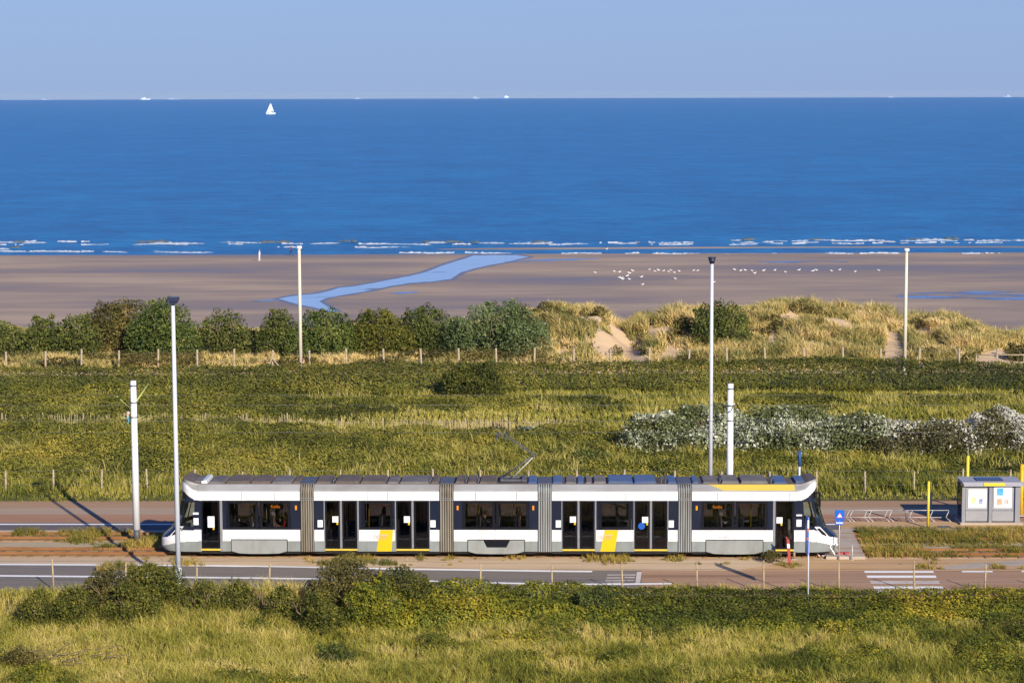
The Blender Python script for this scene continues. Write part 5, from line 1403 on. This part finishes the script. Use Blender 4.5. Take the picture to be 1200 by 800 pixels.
def h_bank(x, y):
    u = xU(x, y)
    y0 = np.interp(u, [-200, 200, 420, 560, 800, 1300], [153.5, 153.3, 151.2, 151.8, 152.6, 153.0]) + (vn(x, x * 0, 4, 3) - .5) * 1.8 + (vn(x, x * 0, 14, 6) - .5) * 2.0
    top = np.interp(u, [-200, 300, 520, 620, 750, 850, 1000, 1130, 1190, 1300], [1.62, 1.6, 1.62, 1.66, 1.85, 2.02, 1.98, 1.78, 1.55, 1.5])
    h = top * (.94 + .20 * (fbm(x, y, 2.4, 6) - .5) + .10 * (vn(x, y, .8, 4) - .5) + .16 * (vn(x, y * .3, 9, 7) - .5))
    return np.where((y > y0) & (y < 158.0), h * (.28 + .72 * sst(y0, y0 + 2.4, y)), 0)
cover('hedge', 'long dark green hedge in front of the dune promenade', M['leaf_hedge'], 150, 158.2, 190, h_bank, .19, 4.5, 3, 'hedge', 'thing', None, (.42, .40))

# --- dunes
def h_marram(x, y):
    n = fbm(x, y, 3.4, 10)
    u = xU(x, y)
    # sandy tracks and blow-outs
    def blob(uc, yc, su, sy, a): return a * np.exp(-((u - uc) / su) ** 2 - ((y - yc) / sy) ** 2)
    trk = np.exp(-((u - (749 - (y - 166) * 1.7)) / 8.5) ** 2) * 1.0 * (u > 712) * (y < 186)
    bare = np.maximum.reduce([trk, blob(706, 174, 17, 3.0, .55), blob(690, 180, 14, 2.0, .45), blob(660, 171, 14, 2.4, .4), blob(785, 170, 13, 2.5, .35), blob(770, 178, 10, 2, .35),
        blob(1046, 170, 10, 7, .9), blob(905, 174, 8, 4, .45), blob(925, 181, 11, 1.8, .5), blob(985, 179, 22, 1.6, .5), blob(1030, 178, 20, 1.5, .4), blob(945, 173, 16, 1.5, .4), blob(1068, 182, 12, 2, .5),
        np.exp(-((u - (1168 + (170 - y) * -3.5)) / 15) ** 2) * .9 * (u > 1140) * (y < 177), blob(1192, 167.5, 22, 3, .9)])
    c = n - bare * 1.35 + np.interp(u, [-200, 640, 1300], [.2, .14, .13])
    edge = sst(203, 192, y)
    tus = .45 + 1.0 * vn(x, y, 1.7, 12) ** 1.4
    return np.where((y > 164.6) & (y < 203) & (c > .30), (.22 + .95 * sst(.30, .60, c) * tus) * (.4 + .6 * sst(164.6, 167.5, y)) * (.3 + .7 * edge) * np.where(u < 640, np.where(y < 177, .6, .5), 1), 0)
grass('marram_grass', 'tufted golden marram grass growing on the dunes', M['marram'], 164.5, 203, 110, h_marram, .036, 2.4, 11, .46, tb=.52, clump=1.1, wind=(-.15, .1))
def h_dshrub(x, y):
    n = fbm(x, y, 3.0, 14); u = xU(x, y)
    k = np.interp(u, [-200, 640, 660, 780, 1300], [.06, .06, -.05, -.02, .02])
    return np.where((y > 164.8) & (y < 184) & (h_marram(x, y) > .2), np.clip((n + k - .56) * 6, 0, .8), 0)
cover('dune_scrub', 'low dark green scrub patches among the marram grass', M['leaf_brown'], 164.6, 184, 110, h_dshrub, .2, 2.6, 9, tb=(.42, .4))

# --- single shrubs and bushes
def limb(bm, p, d, L, r, depth):
    q = p + d * L; tube(bm, p, q, r, r * .6, 6)
    if depth:
        for k in range(3):
            nd = (d + Vector((random.uniform(-.7, .7), random.uniform(-.7, .7), random.uniform(-.1, .5)))).normalized()
            limb(bm, p + d * L * random.uniform(.55, 1), nd, L * random.uniform(.55, .8), r * .55, depth - 1)
def shrub(name, label, x, y, w, d, h, m, size, dens=1.0, lobes=7, cat='bush', group=None, tb=(.45, .5), bi=None, z0=None, droop=0, conic=0.0, seed=0):
    rs = random.Random(seed * 7 + int(x * 10)); z = float(terr(x, y)) if z0 is None else z0
    t = empty(name, (x, y, z), 0, label, cat, group)
    bm = nb()
    for k in range(4):
        a = rs.random() * 6.28
        limb(bm, Vector((rs.uniform(-.2, .2) * w * .5, rs.uniform(-.2, .2) * d * .5, -.1)), Vector((math.cos(a) * .45, math.sin(a) * .35, 1)).normalized(), h * .42, .02 * h + .02, 2)
    fin('trunk', bm, M['bark'], t)
    Ps, Ns, Ts = [], [], []
    for k in range(lobes):
        fx = (k + .5) / lobes * 2 - 1 + rs.uniform(-.12, .12)
        env = max(.45, 1 - abs(fx) ** 3.4) ** .5
        rz = h * rs.uniform(.30, .46) * (.65 + .35 * env); rx = min(w * .5, max(w / lobes * 1.0, h * .22)) * rs.uniform(.95, 1.35); ry = d * .36 * rs.uniform(.8, 1.1)
        for part in range(2 if h > 1.2 else 1):
            cz = h * env * rs.uniform(.92, 1.0) - rz if part == 0 else h * .28
            c = np.array([fx * max(0, w * .5 - rx * .7), rs.uniform(-.22, .22) * d - (.15 * d if part else 0), max(cz, rz * .5)])
            n = int(dens * (rx * rz + rx * ry + ry * rz) * 4.2 / (size * size * .55 * .5) * .36)
            dv = unit(rng.normal(size=(n, 3))); dv[:, 2] = np.where(dv[:, 2] < -.5, -dv[:, 2], dv[:, 2])
            wob = 1 + .30 * (vn(dv[:, 0] * 3 + k * 3 + part * 11, dv[:, 2] * 3 + dv[:, 1] * 2, .8, k) - .5)
            rr = (1 - .42 * rng.random(n) ** 1.7) * wob
            q = c + dv * rr[:, None] * np.array([rx, ry, rz])
            tv = tb[0] + (rs.random() - .5) * .28 + (vn(q[:, 0] + k * 5, q[:, 2], h * .2 + .12, k) - .5) * .55 + rng.normal(size=n) * tb[1] * .42
            Ps.append(q); Ns.append(dv); Ts.append(tv)
    # loose sprays that break the outline
    ns = int(22 * w * dens) + 10
    for k in range(ns):
        L_ = Ps[rs.randrange(len(Ps))]
        if not len(L_): continue
        b0 = L_[rng.integers(len(L_))]
        if b0[2] < h * .45: continue
        n = 9; s = np.linspace(0, 1, n)[:, None]
        dr = np.array([rs.gauss(0, .6), rs.gauss(0, .5), rs.uniform(.25, 1)]); dr /= np.linalg.norm(dr)
        q = b0 + s * dr * min(h, 2.2) * rs.uniform(.04, .11) + rng.normal(size=(n, 3)) * size * .28
        Ps.append(q); Ns.append(np.tile(dr, (n, 1))); Ts.append(np.full(n, tb[0] + .15) + rng.normal(size=n) * tb[1] * .4)
    P = np.concatenate(Ps); Nn = np.concatenate(Ns); Tt = np.clip(np.concatenate(Ts), 0, 1)
    if bi is not None:                                   # a share of leaves shows its white underside
        sel = rng.random(len(Tt)) < bi * (.04 + 2.3 * sst(.40, .85, fbm(P[:, 0] + x, P[:, 2] * 1.3 + P[:, 1] * .5, 1.5, 3))) * (.35 + .9 * np.clip(P[:, 2] / h, 0, 1)); Tt = np.where(sel, rng.uniform(.76, 1, len(Tt)), Tt * .82)
    k = P[:, 2] > .02; P, Nn, Tt = P[k], Nn[k], Tt[k]
    V, Fc = leaf_arrays(P, size * rng.uniform(.6, 1.35, len(P)) * (1 if bi is None else np.where(Tt > .75, 1.35, 1.0)), Nn, .45)
    np_mesh('crown', V, Fc, m, parent=t, tint=Tt)
    return t
def bush_px(label, u0, u1, vt, Y, m, size=.20, depth=None, name='dune_bush', **kw):
    xa, xb = UX(u0, Y), UX(u1, Y); x = (xa + xb) / 2; zt = A((u0 + u1) / 2, vt, Y).z
    z = float(terr(x, Y)) if name != 'dune_bush' else float(terr(x, Y - 2.5))
    h = (zt - z) * (1.12 if name == 'silver_bush' else 1.08)
    z -= .15
    return shrub(name, label, x, Y, xb - xa, depth or min(5.5, max(2.4, (xb - xa) * .6)), h + .15, m, size, z0=z, **kw)
DB = 'dark bushes on the dunes'
bush_px('dark green dune bush cut by the left edge of the view', -66, 40, 377, 171.5, M['leaf_bush'], group=DB, lobes=6)
bush_px('medium green dune bush second from the left edge', 20, 82, 371.5, 172.0, M['leaf_bush'], group=DB, lobes=4)
bush_px('low green dune bush left of the big brownish bush', 60, 118, 371, 171.0, M['leaf_bush'], group=DB, lobes=4)
bush_px('tall brownish green dune bush left of the leftmost tall lamp post', 92, 188, 353.5, 174.5, M['leaf_brown'], group=DB, lobes=6)
bush_px('bright green dune bush right beside the top of the near lamp post', 144, 238, 354.5, 171.0, M['leaf_bright'], group=DB, lobes=6)
bush_px('three pointed narrow green dune bush standing apart', 232, 301, 364, 171.5, M['leaf_bush'], group=DB, lobes=3)
bush_px('dark green dune bush just left of the left cream lamp post', 292, 358, 367, 171.5, M['leaf_bush'], group=DB, lobes=5, tb=(.36, .5))
bush_px('broad bright dune bush just right of the left cream lamp post', 334, 424, 363.5, 170.8, M['leaf_bright'], group=DB, lobes=6)
bush_px('long brownish dune bush in the middle of the row', 400, 486, 362.5, 172.0, M['leaf_hedge'], group=DB, lobes=5)
bush_px('long dark dune bush left of the grey green willow', 456, 540, 361, 173.0, M['leaf_bush'], group=DB, lobes=6, tb=(.40, .5))
bush_px('large rounded grey green willow bush at the end of the row', 518, 647, 355.5, 171.5, M['leaf_willow'], group=DB, lobes=8)
bush_px('lone dark green dune bush behind the right tall grey lamp post', 806, 882, 351.5, 172.0, M['leaf_bush'], group=DB, lobes=5, tb=(.34, .5))
bush_px('small dark dune shrub left of the lone dark bush', 785, 823, 372, 174.0, M['leaf_brown'], group=DB, lobes=3)
bush_px('small dark dune shrub at the right edge by the sandy path', 1175, 1216, 405, 169.0, M['leaf_brown'], group=DB, lobes=3)
bush_px('nearly black rounded bush standing in front of the long hedge', 514, 596, 424, 150.5, M['leaf_hedge'], .17, name='field_bush', lobes=7, tb=(.20, .6))
bush_px('small dark bush at the right edge in front of the long hedge', 1184, 1225, 459, 151, M['leaf_dark'], .18, name='field_bush', lobes=3, tb=(.3, .5))
bush_px('small dark low bush on the grass above the silvery bushes', 968, 1002, 473, 147, M['leaf_dark'], .16, name='field_bush', lobes=3)
SB = 'silvery bushes behind the tram'
kw = dict(name='silver_bush', group=SB)
bush_px('leftmost of the tall silvery white bushes behind the lamp post', 721, 826, 487, 127.0, M['leaf_silvergreen'], .15, bi=.54, lobes=5, tb=(.40, .5), **kw)
bush_px('tall silvery white bush around the grey lamp post and the mast', 772, 894, 477, 128.5, M['leaf_silvergreen'], .15, bi=.56, lobes=6, tb=(.42, .55), **kw)
bush_px('green and white bush right of the white mast', 848, 999, 479, 127.0, M['leaf_silvergreen'], .15, bi=.46, lobes=7, tb=(.45, .55), **kw)
bush_px('lower silvery green bush right of the middle of the silvery bushes', 946, 1060, 485, 126.5, M['leaf_silvergreen'], .15, bi=.34, lobes=5, tb=(.44, .55), **kw)
bush_px('brownish silvery bush between the two whiter clumps on the right', 1016, 1154, 493, 126.0, M['leaf_silver'], .15, bi=.30, lobes=6, tb=(.34, .5), **kw)
bush_px('bright white flecked bush at the right edge above the shelter', 1106, 1236, 483, 127.5, M['leaf_silver'], .15, bi=.56, lobes=6, tb=(.40, .55), **kw)
bush_px('small silvery topped shrub behind the pantograph knee', 599, 659, 500, 134.0, M['leaf_silvergreen'], .15, bi=.25, lobes=4, tb=(.40, .55), **kw)
bush_px('small grey shrub behind the head of the pantograph', 561, 595, 500, 134.5, M['leaf_silver'], .15, bi=.06, lobes=3, tb=(.25, .4), **kw)
kw = dict(name='scrub_bush', group='darker bushes in the olive scrub')
bush_px('dark green bush in the scrub right of the pantograph', 655, 722, 530, 122.0, M['leaf_bush'], .16, lobes=5, tb=(.34, .5), **kw)
bush_px('green bush in the scrub below the small silvery shrub', 603, 653, 508, 130.0, M['leaf_bush'], .16, lobes=4, tb=(.42, .5), **kw)
# foreground shrubs
def fshrub(label, u0, u1, vt, Y, m, lobes, tb=(.36, .5), size=.105):
    return bush_px(label, u0, u1, vt, Y, m, size, depth=min(2.2, (UX(u1, Y) - UX(u0, Y)) * .7), name='foreground_shrub', group='shrubs on the foreground slope', lobes=lobes, tb=tb)
fshrub('dark shrub on the foreground slope left of the near lamp post', 84, 158, 668, 89.2, M['leaf_brown'], 5)
fshrub('tallest dark shrub at the foot of the near lamp post', 126, 222, 661, 90.0, M['leaf_hedge'], 6)
fshrub('low dark shrub below the left end of the dark shrubs', 52, 104, 686, 87.6, M['leaf_hedge'], 3)
fshrub('small dark shrub on the slope between the two large shrub groups', 252, 296, 677, 89.0, M['leaf_hedge'], 3)
fshrub('large dark shrub in front of the second tram section', 356, 446, 656, 89.6, M['leaf_brown'], 6)
fshrub('dark shrub right of the large dark shrub', 424, 512, 667, 89.8, M['leaf_hedge'], 6)
fshrub('green shrub below the large dark shrub', 392, 470, 682, 87.4, M['leaf_fore'], 5, (.40, .5))
fshrub('low dark green shrub at the left of the hedge end', 340, 398, 690, 86.6, M['leaf_hedge'], 4)
fshrub('dark rounded shrub in the hedge below the white bar', 672, 722, 689, 88.6, M['leaf_bush'], 3, (.30, .4))
fshrub('low olive shrub spreading right of the lamp post foot', 206, 262, 681, 88.8, M['leaf_hedge'], 4, (.40, .5))
fshrub('low olive shrub in front of the two tall left shrubs', 110, 186, 686, 87.4, M['leaf_hedge'], 5, (.42, .5))
fshrub('low flat shrub at the far left end of the dark shrubs', 8, 62, 693, 87.6, M['leaf_hedge'], 4, (.40, .5))
fshrub('low flat shrub left of the large dark shrub', 300, 352, 687, 88.0, M['leaf_hedge'], 4, (.42, .5))
fshrub('dark shrub in the grass near the bottom left corner', -10, 34, 757, 80.5, M['leaf_brown'], 3)
fshrub('dark green shrub low on the slope right of the bare twigs', 366, 412, 754, 81.0, M['leaf_bush'], 3, (.3, .4))
fshrub('small bush growing by the right end of the tram', 893, 921, 645.5, 97.0, M['leaf_brown'], 3, (.30, .5), .09)

# weeds on the tracks and the dirt
def h_weed(x, y):
    u = xU(x, y); n = fbm(x, y, 1.5, 15) + .25 * (vn(x, y, 5, 2) - .5)
    l = (u < 190) * np.clip((n - .44) * 2.6, 0, .42) * ((y > 99.9) | (vn(x, y, 6, 8) > .66))
    m_ = ((u >= 190) & (u < 880)) * (y < 98.2) * (y > 96.6) * np.clip((n - .57) * 3, 0, .35)
    r = (u > 1004 + (103 - y) * 2.5) * np.clip((n - .28) * 2.2, .03, .34) * np.where((y > 99.9) & (y < 100.9), .45, 1) * (y > 97.9)
    s = ((u > 860) & (u < 1700)) * (y < 98) * np.clip((n - .60) * 3, 0, .25) * (np.abs(u - 990) > 26)
    far = (y > 104.3) * (u < 900) * 0
    return np.where((y > 95.4) & (y < 104.3), np.maximum.reduce([l, m_, r, s]) + far, 0)
grass('track_weeds', 'straw coloured weeds and grass growing on and beside the tracks', M['weed'], 95.4, 104.4, 340, h_weed, .014, 2.0, 5, .45, tb=.5, clump=.35)
def h_edge(x, y): return np.where((y > 91.0) & (y < 92.3), np.clip((fbm(x, y, 1.2, 4) - .35) * .9, 0, .5), 0)
grass('edge_grass', 'thin straw grass growing along the wire fence by the near road', M['grass_fore'], 90.6, 92.4, 70, h_edge, .012, 2, 3, .4, tb=.6)

# dead branches lying low on the slope
bm = nb(); b0 = G(60, 786, -.6)
for k in range(26):
    p = Vector((random.uniform(-2.0, 2.4), random.uniform(-.5, .6), random.uniform(.1, .5)))
    d = Vector((random.uniform(.6, 1.3), random.uniform(-.3, .3), random.uniform(.05, .35)))
    m_ = p + d * .5 + Vector((0, 0, random.uniform(-.05, .1)))
    tube(bm, p, m_, .022, .016, 5); tube(bm, m_, p + d, .016, .006, 5)
zb0 = float(terr(b0.x, b0.y))
o = fin('dead_branches', bm, M['bark']); o.location = (b0.x, b0.y, zb0 + .15); tag(o, 'bare brown twigs lying in the grass at the bottom left', 'branches', kind='stuff')
